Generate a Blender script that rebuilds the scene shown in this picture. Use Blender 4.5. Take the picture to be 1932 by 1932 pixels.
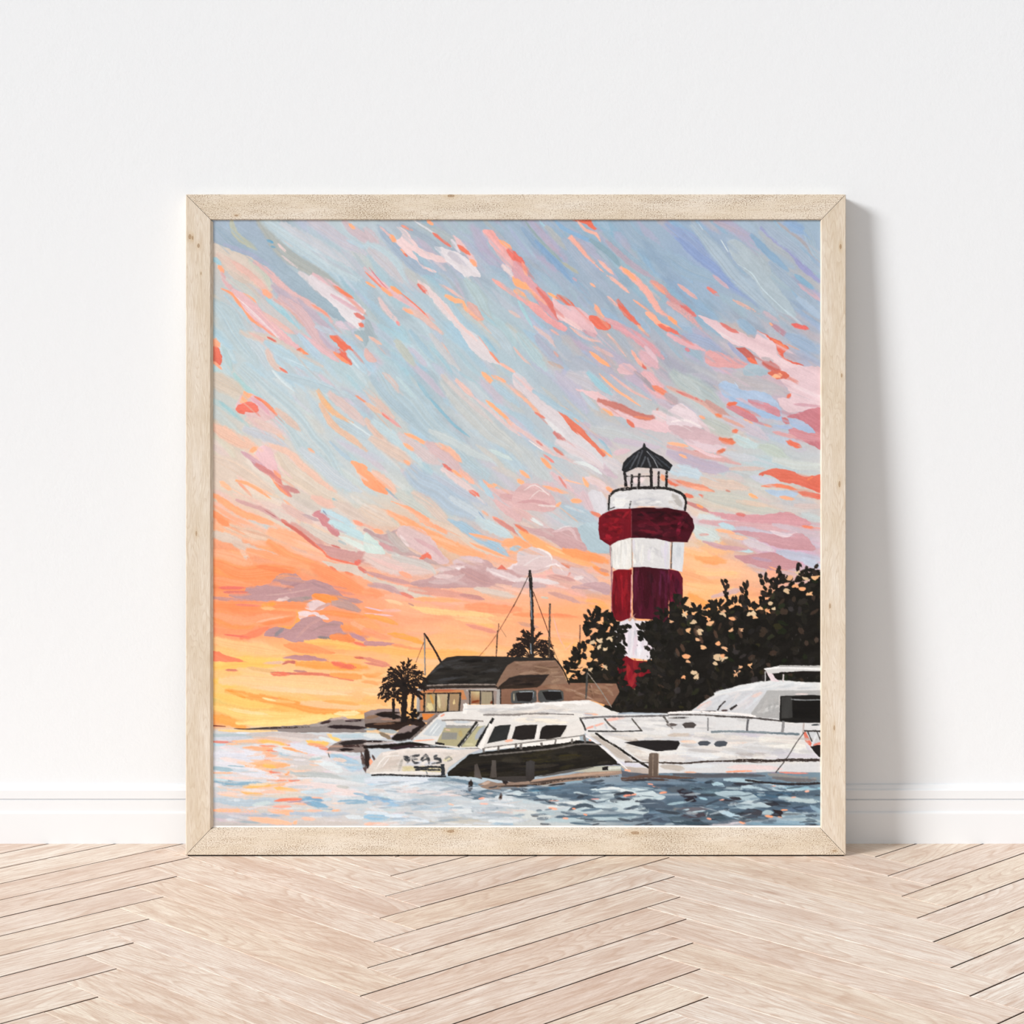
import bpy, bmesh, math, random
import numpy as np
from mathutils import Vector, Matrix

for o in list(bpy.data.objects): bpy.data.objects.remove(o, do_unlink=True)
SC = bpy.context.scene; COL = SC.collection

# ---- camera: eye 1 m above the floor, long lens, tilted slightly down ------------
F_PX, AX, AY = 3661.10, 991.62, 844.80            # focal length and optical axis, for a 1932 px wide image
TILT = math.radians(3.1)
cam = bpy.data.cameras.new('camera'); camo = bpy.data.objects.new('camera', cam); COL.objects.link(camo)
camo.location = (0, 0, 1.0); camo.rotation_euler = (math.pi / 2 - TILT, 0, 0)
cam.sensor_width = 36; cam.lens = 36 * F_PX / 1932
cam.shift_x = (966 - AX) / 1932; cam.shift_y = (AY - 966) / 1932
cam.clip_start = .05
SC.camera = camo

# ---- light: soft daylight from a tall window on the left, pale room all round ------
world = bpy.data.worlds.new('world'); SC.world = world; world.use_nodes = True
bg = world.node_tree.nodes['Background']; bg.inputs[0].default_value = (.985, .993, 1.0, 1); bg.inputs[1].default_value = .63
WALL_Y = 3.8459
sun = bpy.data.lights.new('daylight', 'SUN'); suno = bpy.data.objects.new('daylight', sun); COL.objects.link(suno)
sun.energy = 3.5; sun.angle = math.radians(17); sun.color = (1.0, 1.0, 1.0)
suno.location = (-3, 1, 3); suno.rotation_euler = Vector((1.75, 1.0, -.84)).to_track_quat('-Z', 'Y').to_euler()

SC.view_settings.view_transform = 'Standard'; SC.view_settings.look = 'None'
SC.view_settings.gamma = 1; SC.view_settings.use_curve_mapping = False
SC.view_settings.exposure = 0.0

# ---- helpers -------------------------------------------------------------------
def lin(c):
    return tuple((v / 255 / 12.92) if v / 255 <= .04045 else ((v / 255 + .055) / 1.055) ** 2.4 for v in c)
def mesh_obj(name, bm, mat, parent=None):
    me = bpy.data.meshes.new(name); bm.normal_update(); bm.to_mesh(me); bm.free()
    if mat: me.materials.append(mat)
    o = bpy.data.objects.new(name, me); COL.objects.link(o)
    if parent: o.parent = parent
    return o
def box(bm, x0, x1, y0, y1, z0, z1):
    v = [bm.verts.new((x, y, z)) for x in (x0, x1) for y in (y0, y1) for z in (z0, z1)]
    for f in ((0, 1, 3, 2), (4, 6, 7, 5), (0, 4, 5, 1), (2, 3, 7, 6), (0, 2, 6, 4), (1, 5, 7, 3)): bm.faces.new([v[i] for i in f])
    bmesh.ops.recalc_face_normals(bm, faces=bm.faces)
def new_mat(name):
    m = bpy.data.materials.new(name); m.use_nodes = True; nt = m.node_tree
    return m, nt, nt.nodes['Principled BSDF']
def nd(nt, typ, **kw):
    n = nt.nodes.new(typ)
    for k, v in kw.items():
        if k.startswith('i_'):
            key = k[2:]; key = int(key) if key.isdigit() else key.replace('_', ' ')
            n.inputs[key].default_value = v
        else: setattr(n, k, v)
    return n
def ramp(nt, stops, fac=None, interp='LINEAR'):
    r = nt.nodes.new('ShaderNodeValToRGB'); r.color_ramp.interpolation = interp
    e = r.color_ramp.elements
    while len(e) < len(stops): e.new(.5)
    for el, (p, c) in zip(e, stops): el.position = p; el.color = (*c, 1) if len(c) == 3 else c
    if fac is not None: nt.links.new(fac, r.inputs[0])
    return r
def mapped(nt, coord, scale, loc=None):
    mp = nt.nodes.new('ShaderNodeMapping'); mp.inputs['Scale'].default_value = scale
    nt.links.new(coord, mp.inputs[0])
    if loc is not None: nt.links.new(loc, mp.inputs['Location'])
    return mp.outputs[0]
def mix(nt, a, b, fac, mode='MIX'):
    m = nt.nodes.new('ShaderNodeMix'); m.data_type = 'RGBA'; m.blend_type = mode
    for sock, v in ((m.inputs[0], fac), (m.inputs[6], a), (m.inputs[7], b)):
        if hasattr(v, 'links'): nt.links.new(v, sock)
        elif isinstance(v, (int, float)): sock.default_value = v
        else: sock.default_value = (*v, 1)
    return m.outputs[2]
def math_n(nt, op, a, b=None, clamp=False):
    m = nt.nodes.new('ShaderNodeMath'); m.operation = op; m.use_clamp = clamp
    for s, v in ((m.inputs[0], a), (m.inputs[1], b)):
        if v is None: continue
        if hasattr(v, 'links'): nt.links.new(v, s)
        else: s.default_value = v
    return m.outputs[0]

# ---- materials -----------------------------------------------------------------
def wall_material():
    m, nt, b = new_mat('wall_paint'); g = nd(nt, 'ShaderNodeNewGeometry')
    n1 = nd(nt, 'ShaderNodeTexNoise', i_Scale=170.0, i_Detail=3.0, i_Roughness=.6); nt.links.new(g.outputs['Position'], n1.inputs[0])
    n2 = nd(nt, 'ShaderNodeTexNoise', i_Scale=34.0, i_Detail=4.0); nt.links.new(g.outputs['Position'], n2.inputs[0])
    h = math_n(nt, 'ADD', n1.outputs[0], math_n(nt, 'MULTIPLY', n2.outputs[0], 1.2))
    bp = nd(nt, 'ShaderNodeBump', i_Strength=.22, i_Distance=.0012); nt.links.new(h, bp.inputs['Height']); nt.links.new(bp.outputs[0], b.inputs['Normal'])
    b.inputs['Base Color'].default_value = (.806, .828, .850, 1); b.inputs['Roughness'].default_value = .8; b.inputs['Specular IOR Level'].default_value = .2
    return m
def trim_material():
    m, nt, b = new_mat('baseboard_paint'); b.inputs['Base Color'].default_value = (.806, .822, .840, 1)
    b.inputs['Roughness'].default_value = .5; b.inputs['Specular IOR Level'].default_value = .25
    return m
def floor_material():
    """whitewashed oak: tone differs from plank to plank, grain runs along each plank's own x"""
    m, nt, b = new_mat('whitewashed_oak')
    tc = nd(nt, 'ShaderNodeTexCoord'); oi = nd(nt, 'ShaderNodeObjectInfo')
    off = nd(nt, 'ShaderNodeCombineXYZ'); nt.links.new(math_n(nt, 'MULTIPLY', oi.outputs['Random'], 37.0), off.inputs[0]); nt.links.new(math_n(nt, 'MULTIPLY', oi.outputs['Random'], 91.0), off.inputs[1])
    co = tc.outputs['Object']
    add = nd(nt, 'ShaderNodeVectorMath', operation='ADD'); nt.links.new(co, add.inputs[0]); nt.links.new(off.outputs[0], add.inputs[1]); p = add.outputs[0]
    warp = nd(nt, 'ShaderNodeTexNoise', i_Scale=1.0, i_Detail=2.0); nt.links.new(mapped(nt, p, (3.0, 9.0, 1)), warp.inputs[0])
    # cathedral figure
    wv = nd(nt, 'ShaderNodeTexNoise', i_Scale=1.0, i_Detail=1.0); nt.links.new(mapped(nt, p, (1.7, 11.0, 1)), wv.inputs[0])
    rings = math_n(nt, 'FRACT', math_n(nt, 'MULTIPLY', wv.outputs[0], 24.0))
    rr = ramp(nt, [(0, (0, 0, 0)), (.55, (.25, .25, .25)), (.85, (1, 1, 1)), (1, (0, 0, 0))], rings)
    fine = nd(nt, 'ShaderNodeTexNoise', i_Scale=1.0, i_Detail=5.0, i_Roughness=.7); nt.links.new(mapped(nt, p, (26.0, 620.0, 1)), fine.inputs[0])
    mid = nd(nt, 'ShaderNodeTexNoise', i_Scale=1.0, i_Detail=4.0, i_Roughness=.65); nt.links.new(mapped(nt, p, (7.0, 120.0, 1)), mid.inputs[0])
    patch = nd(nt, 'ShaderNodeTexNoise', i_Scale=1.0, i_Detail=3.0, i_Distortion=.4); nt.links.new(mapped(nt, p, (5.0, 22.0, 1)), patch.inputs[0])
    pores = nd(nt, 'ShaderNodeTexNoise', i_Scale=1.0, i_Detail=2.0); nt.links.new(mapped(nt, p, (75.0, 900.0, 1)), pores.inputs[0])
    base = ramp(nt, [(0, lin((237, 221, 209))), (.2, lin((249, 242, 233))), (.4, lin((248, 238, 221))), (.6, lin((241, 228, 216))), (.8, lin((251, 246, 238))), (1, lin((246, 235, 219)))], oi.outputs['Random'])
    tint = ramp(nt, [(.34, lin((210, 180, 160))), (.53, lin((255, 251, 246)))], patch.outputs[0])
    c = mix(nt, base.outputs[0], tint.outputs[0], .44, 'MULTIPLY')
    c = mix(nt, c, lin((196, 160, 134)), math_n(nt, 'MULTIPLY', rr.outputs[0], .46))
    mr = ramp(nt, [(.36, (1, 1, 1)), (.58, (0, 0, 0))], mid.outputs[0])
    c = mix(nt, c, lin((205, 172, 148)), math_n(nt, 'MULTIPLY', mr.outputs[0], .42))
    fr = ramp(nt, [(.38, (1, 1, 1)), (.52, (0, 0, 0))], fine.outputs[0])
    c = mix(nt, c, lin((198, 166, 142)), math_n(nt, 'MULTIPLY', fr.outputs[0], .55))
    ww = ramp(nt, [(.55, (0, 0, 0)), (.72, (1, 1, 1))], fine.outputs[0])
    c = mix(nt, c, lin((253, 247, 240)), math_n(nt, 'MULTIPLY', ww.outputs[0], .65))
    pr = ramp(nt, [(.30, (1, 1, 1)), (.38, (0, 0, 0))], pores.outputs[0])
    c = mix(nt, c, lin((170, 132, 108)), math_n(nt, 'MULTIPLY', pr.outputs[0], .5))
    # a rare knot
    vo = nd(nt, 'ShaderNodeTexVoronoi', i_Scale=1.0, i_Randomness=1.0); nt.links.new(mapped(nt, p, (2.6, 9.0, 1)), vo.inputs[0])
    kn = ramp(nt, [(.02, (1, 1, 1)), (.11, (0, 0, 0))], vo.outputs['Distance'])
    c = mix(nt, c, lin((178, 134, 108)), math_n(nt, 'MULTIPLY', kn.outputs[0], .55))
    nt.links.new(c, b.inputs['Base Color'])
    b.inputs['Roughness'].default_value = .55; b.inputs['Specular IOR Level'].default_value = .3
    h = math_n(nt, 'ADD', math_n(nt, 'MULTIPLY', fine.outputs[0], .6), math_n(nt, 'MULTIPLY', rr.outputs[0], -.25))
    bp = nd(nt, 'ShaderNodeBump', i_Strength=.35, i_Distance=.0006); nt.links.new(h, bp.inputs['Height']); nt.links.new(bp.outputs[0], b.inputs['Normal'])
    return m
def rail_material(kind, name, knots=()):
    """pale bare wood; 'open' pores on the top and bottom rails, fine straight grain on the sides. x runs along the rail"""
    m, nt, b = new_mat('pale_wood_' + name)
    tc = nd(nt, 'ShaderNodeTexCoord'); co = tc.outputs['Object']
    large = nd(nt, 'ShaderNodeTexNoise', i_Scale=1.0, i_Detail=3.0, i_Roughness=.6); nt.links.new(mapped(nt, co, (6.0, 20.0, 26.0)), large.inputs[0])
    fine = nd(nt, 'ShaderNodeTexNoise', i_Scale=1.0, i_Detail=6.0, i_Roughness=.75); nt.links.new(mapped(nt, co, (36.0, 700.0, 700.0)), fine.inputs[0])
    field = nd(nt, 'ShaderNodeTexNoise', i_Scale=1.0, i_Detail=1.5, i_Roughness=.5); nt.links.new(mapped(nt, co, (4.2, 30.0, 34.0)), field.inputs[0])
    growth = math_n(nt, 'FRACT', math_n(nt, 'MULTIPLY', field.outputs[0], 22.0))
    c = ramp(nt, [(.3, lin((214, 200, 179))), (.5, lin((223, 211, 194))), (.7, lin((230, 221, 208)))], large.outputs[0]).outputs[0]
    gr = ramp(nt, [(0, (0, 0, 0)), (.6, (.12, .12, .12)), (.9, (1, 1, 1)), (1, (0, 0, 0))], growth)
    c = mix(nt, c, lin((184, 158, 130)), math_n(nt, 'MULTIPLY', gr.outputs[0], .30 if kind == 'straight' else .14))
    fr = ramp(nt, [(.36, (1, 1, 1)), (.55, (0, 0, 0))], fine.outputs[0]); c = mix(nt, c, lin((182, 156, 128)), math_n(nt, 'MULTIPLY', fr.outputs[0], .34))
    fl = ramp(nt, [(.56, (0, 0, 0)), (.7, (1, 1, 1))], fine.outputs[0]); c = mix(nt, c, lin((238, 231, 217)), math_n(nt, 'MULTIPLY', fl.outputs[0], .45))
    if kind == 'open':
        po = nd(nt, 'ShaderNodeTexNoise', i_Scale=1.0, i_Detail=1.5, i_Roughness=.6); nt.links.new(mapped(nt, co, (390.0, 720.0, 720.0)), po.inputs[0])
        zone = nd(nt, 'ShaderNodeTexNoise', i_Scale=1.0, i_Detail=3.0); nt.links.new(mapped(nt, co, (9.0, 30.0, 42.0)), zone.inputs[0])
        thr = math_n(nt, 'ADD', po.outputs[0], math_n(nt, 'MULTIPLY', math_n(nt, 'SUBTRACT', zone.outputs[0], .5), -.34))
        pr = ramp(nt, [(.36, (1, 1, 1)), (.44, (0, 0, 0))], thr)
        c = mix(nt, c, lin((134, 104, 72)), math_n(nt, 'MULTIPLY', pr.outputs[0], .72))
        lr = ramp(nt, [(.55, (0, 0, 0)), (.64, (1, 1, 1))], po.outputs[0]); c = mix(nt, c, lin((240, 231, 212)), math_n(nt, 'MULTIPLY', lr.outputs[0], .55))
        hgt = pr.outputs[0]
        cr = nd(nt, 'ShaderNodeTexNoise', i_Scale=1.0, i_Detail=1.0); nt.links.new(mapped(nt, co, (6.0, 60.0, 160.0)), cr.inputs[0])
        ck = ramp(nt, [(.235, (1, 1, 1)), (.25, (0, 0, 0))], cr.outputs[0]); c = mix(nt, c, lin((140, 104, 70)), math_n(nt, 'MULTIPLY', ck.outputs[0], .7))
    else:
        hgt = fr.outputs[0]
    # knots: (distance along the rail, distance from its outer edge, half length, half width), with the grain darkened round them
    for kx, kz, a, w in knots:
        d = nd(nt, 'ShaderNodeVectorMath', operation='SUBTRACT'); nt.links.new(co, d.inputs[0]); d.inputs[1].default_value = (kx, 0, kz)
        e = nd(nt, 'ShaderNodeVectorMath', operation='MULTIPLY'); nt.links.new(d.outputs[0], e.inputs[0]); e.inputs[1].default_value = (1 / a, 0, 1 / w)
        ln = nd(nt, 'ShaderNodeVectorMath', operation='LENGTH'); nt.links.new(e.outputs[0], ln.inputs[0])
        wob = math_n(nt, 'ADD', ln.outputs['Value'], math_n(nt, 'MULTIPLY', math_n(nt, 'SUBTRACT', fine.outputs[0], .5), .9))
        core = ramp(nt, [(0, (1, 1, 1)), (.5, (.55, .55, .55)), (.85, (1, 1, 1)), (1.0, (0, 0, 0))], wob)
        halo = ramp(nt, [(0, (1, 1, 1)), (1.0, (0, 0, 0))], math_n(nt, 'MULTIPLY', wob, .32))
        c = mix(nt, c, lin((196, 168, 128)), math_n(nt, 'MULTIPLY', halo.outputs[0], .5)); c = mix(nt, c, lin((140, 104, 68)), math_n(nt, 'MULTIPLY', core.outputs[0], .75))
    nt.links.new(c, b.inputs['Base Color']); b.inputs['Roughness'].default_value = .7; b.inputs['Specular IOR Level'].default_value = .2
    bp = nd(nt, 'ShaderNodeBump', i_Strength=.3, i_Distance=-.0005); nt.links.new(hgt, bp.inputs['Height']); nt.links.new(bp.outputs[0], b.inputs['Normal'])
    return m
def plain(name, c, r=.7):
    m, nt, b = new_mat(name); g = nd(nt, 'ShaderNodeTexCoord')
    n = nd(nt, 'ShaderNodeTexNoise', i_Scale=60.0, i_Detail=3.0); nt.links.new(g.outputs['Object'], n.inputs[0])
    k = ramp(nt, [(.3, tuple(v * .94 for v in lin(c))), (.7, lin(c))], n.outputs[0]); nt.links.new(k.outputs[0], b.inputs['Base Color'])
    b.inputs['Roughness'].default_value = r; b.inputs['Specular IOR Level'].default_value = .2
    return m
PAINT_ALBEDO = .97
def painting_material():
    m, nt, b = new_mat('oil_paint')
    a = nd(nt, 'ShaderNodeVertexColor', layer_name='paint')
    tc = nd(nt, 'ShaderNodeTexCoord')
    n = nd(nt, 'ShaderNodeTexNoise', i_Scale=900.0, i_Detail=2.0); nt.links.new(tc.outputs['Object'], n.inputs[0])
    g = ramp(nt, [(.3, (.955,) * 3), (.7, (1.03,) * 3)], n.outputs[0])
    c = mix(nt, a.outputs[0], g.outputs[0], 1.0, 'MULTIPLY')
    c = mix(nt, c, (PAINT_ALBEDO,) * 3, 1.0, 'MULTIPLY')
    nt.links.new(c, b.inputs['Base Color']); b.inputs['Roughness'].default_value = .62; b.inputs['Specular IOR Level'].default_value = .12
    return m

# ---- the room: wall, baseboard, herringbone floor --------------------------------
def structure(o): o['kind'] = 'structure'; return o
bm = bmesh.new(); box(bm, -3.2, 3.2, WALL_Y, WALL_Y + .12, -.02, 2.9)
structure(mesh_obj('wall_back', bm, wall_material()))

bm = bmesh.new(); box(bm, -1.9, 3.0, -1.0, WALL_Y, 3.7, 3.8)  # unseen slab, added to cut sky light on the floor; shortened for the sun
structure(mesh_obj('ceiling_blocker', bm, plain('ceiling_blocker_white', (236, 236, 236))))

BB = .016                                        # thickness of the baseboard at the floor
bm = bmesh.new()
prof = [(0, 0), (BB, 0), (BB, .0600), (BB - .0006, .0622), (BB - .002, .0636), (BB - .004, .0642), (BB - .0042, .0656), (BB - .0042, .0868),
        (BB - .0075, .0876), (BB - .0075, .0892), (BB - .0046, .0898), (BB - .0046, .1060), (BB - .0060, .1078), (BB - .0085, .1092), (BB - .0098, .1125), (BB - .0115, .1158), (BB - .0135, .1172), (0, .1176)]
for x in (-3.2, 3.2): pass
rows = [[bm.verts.new((x, WALL_Y - d, z)) for d, z in prof] for x in (-3.2, 3.2)]
for i in range(len(prof) - 1): bm.faces.new((rows[0][i], rows[0][i + 1], rows[1][i + 1], rows[1][i]))
bm.faces.new(rows[0]); bm.faces.new(rows[1])
bmesh.ops.recalc_face_normals(bm, faces=bm.faces)
structure(mesh_obj('baseboard_back', bm, trim_material()))

bm = bmesh.new(); box(bm, -3.2, 3.2, -1.0, WALL_Y, -.05, -.0125)
floor = structure(mesh_obj('floor', bm, plain('subfloor_dark', (92, 66, 52))))
oak = floor_material(); joint = plain('joint_stain', (84, 60, 48))
XS, ZS, PW, R2 = -.25236, 3.59527, .09500, math.sqrt(2)
PL = PW * 6.956
CELL = PL * R2 / 2                                # width of one zigzag column
rnd = random.Random(4)
def plank_mesh(L, w, gap_lo, gap_hi, gap_end, ch, gap_far, dark):
    """plank along +x, chamfered top edges; origin at its upper left corner, width towards -y"""
    bm = bmesh.new(); x0, x1, y0, y1 = gap_end, L - gap_far, -w + gap_lo, -gap_hi
    def loop(i, z): return [bm.verts.new(v) for v in ((x0 + i, y0 + i, z), (x1 - i, y0 + i, z), (x1 - i, y1 - i, z), (x0 + i, y1 - i, z))]
    ls = [loop(0, -.012), loop(0, -ch), loop(ch * .9, 0)]
    for k, (a, c) in enumerate(zip(ls, ls[1:])):
        for i in range(4):
            f = bm.faces.new((a[i], a[(i + 1) % 4], c[(i + 1) % 4], c[i]))
            if k == 0 and i in dark: f.material_index = 1          # sawn, stained flank of the open joint
    bm.faces.new(ls[-1]); bm.faces.new(ls[0][::-1]); bmesh.ops.recalc_face_normals(bm, faces=bm.faces)
    me = bpy.data.meshes.new('plank'); bm.to_mesh(me); bm.free(); me.materials.append(oak); me.materials.append(joint)
    return me
mesh_a = plank_mesh(PL, PW, .0032, .0, .0004, .00035, .0004, (0, 2))   # planks that run up to the right: an open dark joint below
mesh_b = plank_mesh(PL, PW, .0003, .0003, .0003, .0006, .0032, (1,))   # planks that run down to the right: tight joint, soft edge
FRONT = WALL_Y - .004                                   # planks are trimmed just under the baseboard
def lay(me, x, y, ang):
    o = bpy.data.objects.new('plank', me); COL.objects.link(o); o.parent = floor
    o.location = (x, y, rnd.uniform(-.0002, .0002)); o.rotation_euler = (0, 0, ang)
    mw = Matrix.Translation(o.location) @ Matrix.Rotation(ang, 4, 'Z')
    ys = [(mw @ v.co).y for v in me.vertices]
    if max(ys) > FRONT:
        if min(ys) > FRONT - .01: bpy.data.objects.remove(o); return
        b2 = bmesh.new(); b2.from_mesh(me); inv = mw.inverted()
        geom = b2.verts[:] + b2.edges[:] + b2.faces[:]
        r = bmesh.ops.bisect_plane(b2, geom=geom, plane_co=inv @ Vector((0, FRONT, 0)), plane_no=inv.to_3x3() @ Vector((0, 1, 0)), clear_outer=True)
        bmesh.ops.holes_fill(b2, edges=[e for e in b2.edges if e.is_boundary])
        m2 = bpy.data.meshes.new('plank'); b2.to_mesh(m2); b2.free(); m2.materials.append(oak); m2.materials.append(joint); o.data = m2
ROW = PW * R2
# chain of tips "S" (left ends of the rising planks) and "T" (left ends of the falling planks)
period = 2 * PL / R2
for col in range(-2, 3):
    xs = XS + col * period
    # rising column, starts at the tips S ; neighbouring columns keep the zigzag in step
    zs = ZS + 0.0
    if col: zs = ZS + round((0) / ROW) * ROW
    for n in range(-6, 18):
        y = zs - n * ROW
        if y < 1.25 or y > WALL_Y + .1: 
            if y < 1.25 or y > WALL_Y + .0: continue
        if -2.6 < xs + PL * .35 < 2.6: lay(mesh_a, xs, y, math.pi / 4)
    xt = XS - (PL - PW) / R2 + col * period; zt = ZS + (PL + PW) / R2; zt = ZS + (zt - ZS) - round((zt - ZS) / ROW) * ROW
    for n in range(-10, 17):
        y = zt - n * ROW
        if y - PL / R2 < 1.0 or y - (PL + PW) / R2 > WALL_Y: continue
        if -2.6 < xt + PL * .35 < 2.6: lay(mesh_b, xt, y, -math.pi / 4)
# ----------------------------------------------------------------------------
# The painting: a numpy brush engine lays the strokes down one after another and
# returns a colour and a paint-thickness value for every vertex of the canvas mesh.
# ----------------------------------------------------------------------------
PX0, PY0, PX1, PY1 = 402.0, 415.0, 1549.0, 1558.0      # painted area, in units of the print
PSC = 5.0 / 3.0

class Painter:
    def __init__(self, seed=7):
        self.rng = np.random.default_rng(seed)
        self.W = int((PX1 - PX0) * PSC); self.H = int((PY1 - PY0) * PSC)
        self.img = np.zeros((self.H, self.W, 3), np.float32)
        self.hgt = np.zeros((self.H, self.W), np.float32)
        yy, xx = np.mgrid[0:self.H, 0:self.W].astype(np.float32)
        self.X = xx / PSC + PX0; self.Y = yy / PSC + PY0
        # canvas weave and grain
        weave = (np.sin(self.X * 2.1) * np.sin(self.Y * 2.1)).astype(np.float32)
        self.grain = 0.5 + 0.15 * weave + 0.55 * (self.noise(1.4) - 0.5) + 0.5 * (self.noise(3.5) - 0.5)
        self.n6 = self.noise(6.0) - 0.5
        self.n3 = self.noise(2.4) - 0.5
        self.n14 = self.noise(15.0) - 0.5
        self.n6b = self.noise(6.0) - 0.5
        self.n14b = self.noise(15.0) - 0.5
        self.n50 = self.noise(55.0) - 0.5; self.n50b = self.noise(55.0) - 0.5
    def noise(self, size):
        gh = int((PY1 - PY0) / size) + 3; gw = int((PX1 - PX0) / size) + 3
        g = self.rng.random((gh, gw), np.float32)
        fy = (np.arange(self.H) / PSC / size).astype(np.float32); fx = (np.arange(self.W) / PSC / size).astype(np.float32)
        iy = fy.astype(int); ix = fx.astype(int); ty = fy - iy; tx = fx - ix
        ty = (ty * ty * (3 - 2 * ty))[:, None]; tx = (tx * tx * (3 - 2 * tx))[None, :]
        a = g[iy][:, ix]; b = g[iy][:, ix + 1]; c = g[iy + 1][:, ix]; d = g[iy + 1][:, ix + 1]
        return (a * (1 - tx) + b * tx) * (1 - ty) + (c * (1 - tx) + d * tx) * ty
    def box(self, x0, y0, x1, y1):
        a = max(0, int((x0 - PX0) * PSC)); b = min(self.W, int((x1 - PX0) * PSC) + 2)
        c = max(0, int((y0 - PY0) * PSC)); d = min(self.H, int((y1 - PY0) * PSC) + 2)
        return a, b, c, d
    @staticmethod
    def smooth(pts, n, closed=False):
        p = np.asarray(pts, float)
        if len(p) == 2 and not closed:
            t = np.linspace(0, 1, n)[:, None]; return p[0] * (1 - t) + p[1] * t
        if closed: q = np.vstack([p[-1], p, p[0], p[1]]); m = len(p)
        else: q = np.vstack([2 * p[0] - p[1], p, 2 * p[-1] - p[-2]]); m = len(p) - 1
        k = max(2, int(math.ceil(n / m))); out = []
        for i in range(m):
            p0, p1, p2, p3 = q[i], q[i + 1], q[i + 2], q[i + 3]
            t = np.linspace(0, 1, k, endpoint=False)[:, None]
            out.append(0.5 * (2 * p1 + (p2 - p0) * t + (2 * p0 - 5 * p1 + 4 * p2 - p3) * t ** 2 + (3 * p1 - p0 - 3 * p2 + p3) * t ** 3))
        r = np.vstack(out)
        return r if closed else np.vstack([r, p[-1]])
    def put(self, sl, al, col, thick=0.5):
        c, d, a, b = sl
        im = self.img[c:d, a:b]; im += (col - im) * al[..., None]
        hg = self.hgt[c:d, a:b]; hg += (thick - hg) * al
    def stroke(self, pts, w, col, kind='s', alpha=1.0, jit=7.0, soft=None):
        rng = self.rng
        L = sum(math.dist(pts[i], pts[i + 1]) for i in range(len(pts) - 1)) + 1e-3
        n = int(min(16, max(3, L / 11))) if len(pts) > 2 else (3 if kind != 'l' else 2)
        c = self.smooth(pts, n)
        pad = w / 2 + 4
        a, b, y0, y1 = self.box(c[:, 0].min() - pad, c[:, 1].min() - pad, c[:, 0].max() + pad, c[:, 1].max() + pad)
        if b - a < 2 or y1 - y0 < 2: return
        X = self.X[y0:y1, a:b]; Y = self.Y[y0:y1, a:b]
        if kind != 'l':
            X = X + self.n50[y0:y1, a:b] * min(14, w * .6)
            Y = Y + self.n50b[y0:y1, a:b] * min(14, w * .6)
        seg = np.diff(c, axis=0); sl = np.hypot(seg[:, 0], seg[:, 1]) + 1e-6; cum = np.concatenate([[0], np.cumsum(sl)]); tot = cum[-1]
        best = np.full(X.shape, 1e9, np.float32); S = np.zeros(X.shape, np.float32); T = np.zeros(X.shape, np.float32)
        for i in range(len(seg)):
            ux, uy = seg[i] / sl[i]
            dx = X - c[i, 0]; dy = Y - c[i, 1]
            t = dx * ux + dy * uy; s = dx * uy - dy * ux
            tc = np.clip(t, 0, sl[i]); d2 = s * s + (t - tc) ** 2
            m = d2 < best
            best = np.where(m, d2, best); S = np.where(m, s, S)
            lo = t if i == 0 else tc
            lo = np.where(t > sl[i], t if i == len(seg) - 1 else tc, np.where(t < 0, lo, t))
            T = np.where(m, cum[i] + lo, T)
        u = T / tot
        hw = w / 2
        if kind == 's':
            uc = np.clip(u, 0, 1); prof = np.clip(np.sin(np.pi * (0.04 + 0.92 * uc)) * 1.5, 0, 1) ** .8
        elif kind == 'r' or kind == 'd':
            uc = np.clip(u, 0, 1); prof = np.minimum(1, .55 + 1.8 * uc) * np.minimum(1, .35 + 2.2 * (1 - uc))
        elif kind == 'c':
            uc = np.clip(u, 0, 1); prof = np.clip(1 - uc, .12, 1)
        else:
            prof = np.ones_like(u)
        h = hw * prof
        v = S / np.maximum(h, .15)
        sf = soft if soft is not None else (0.34 if kind in 'srd' else .05)
        aa = 0.6
        wob = self.n3[y0:y1, a:b] * min(1.3, w * .3) + self.n6[y0:y1, a:b] * min(1.2, w * .25) if kind == 'l' else self.n6[y0:y1, a:b] * min(3.0, w * .16) + self.n3[y0:y1, a:b] * min(1.6, w * .12)
        edge = np.clip((h - np.abs(S) + wob) / (aa + sf * hw) + .5, 0, 1)
        over = np.maximum(-T, T - tot)
        capr = 1.0 if kind == 'l' else hw * .35
        edge = edge * np.clip((capr - over) / (aa + (.3 * hw if kind != 'l' else 0)) + .5, 0, 1)
        # bristles
        nb = 24; br = rng.random(nb + 2).astype(np.float32); br2 = rng.random(nb + 2).astype(np.float32)
        q = np.clip((v * .5 + .5), 0, 1) * nb; qi = q.astype(int); qf = q - qi
        bn = br[qi] * (1 - qf) + br[qi + 1] * qf; bn2 = br2[qi] * (1 - qf) + br2[qi + 1] * qf
        g = self.grain[y0:y1, a:b]
        al = edge * alpha
        if kind in 'srd' and w > 3:
            rag = np.clip(u * 1.35 - .35 - .5 * bn2, 0, 1) if kind != 'd' else np.clip(.28 + .5 * u + .3 * bn2 - .1, 0, 1)
            dry = np.clip((g + .62 - rag * (1.25 if kind == 'd' else 1.0)) / .25, 0, 1)
            al = al * dry
        if kind == 'l' and w < 5.5: al = al * np.clip((g - .02) / .3, 0, 1)
        cc = np.asarray(col, np.float32)
        fig = (bn - .5) * 2 * jit * (1.0 if w > 5 else .5) + self.n14[y0:y1, a:b] * jit * .8
        tint = (bn2 - .5) * jit * .8
        C = cc[None, None, :] + fig[..., None] + tint[..., None] * np.array([1, 0, -1], np.float32)
        self.put((y0, y1, a, b), al.astype(np.float32), C, .35 + .5 * bn)
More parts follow.
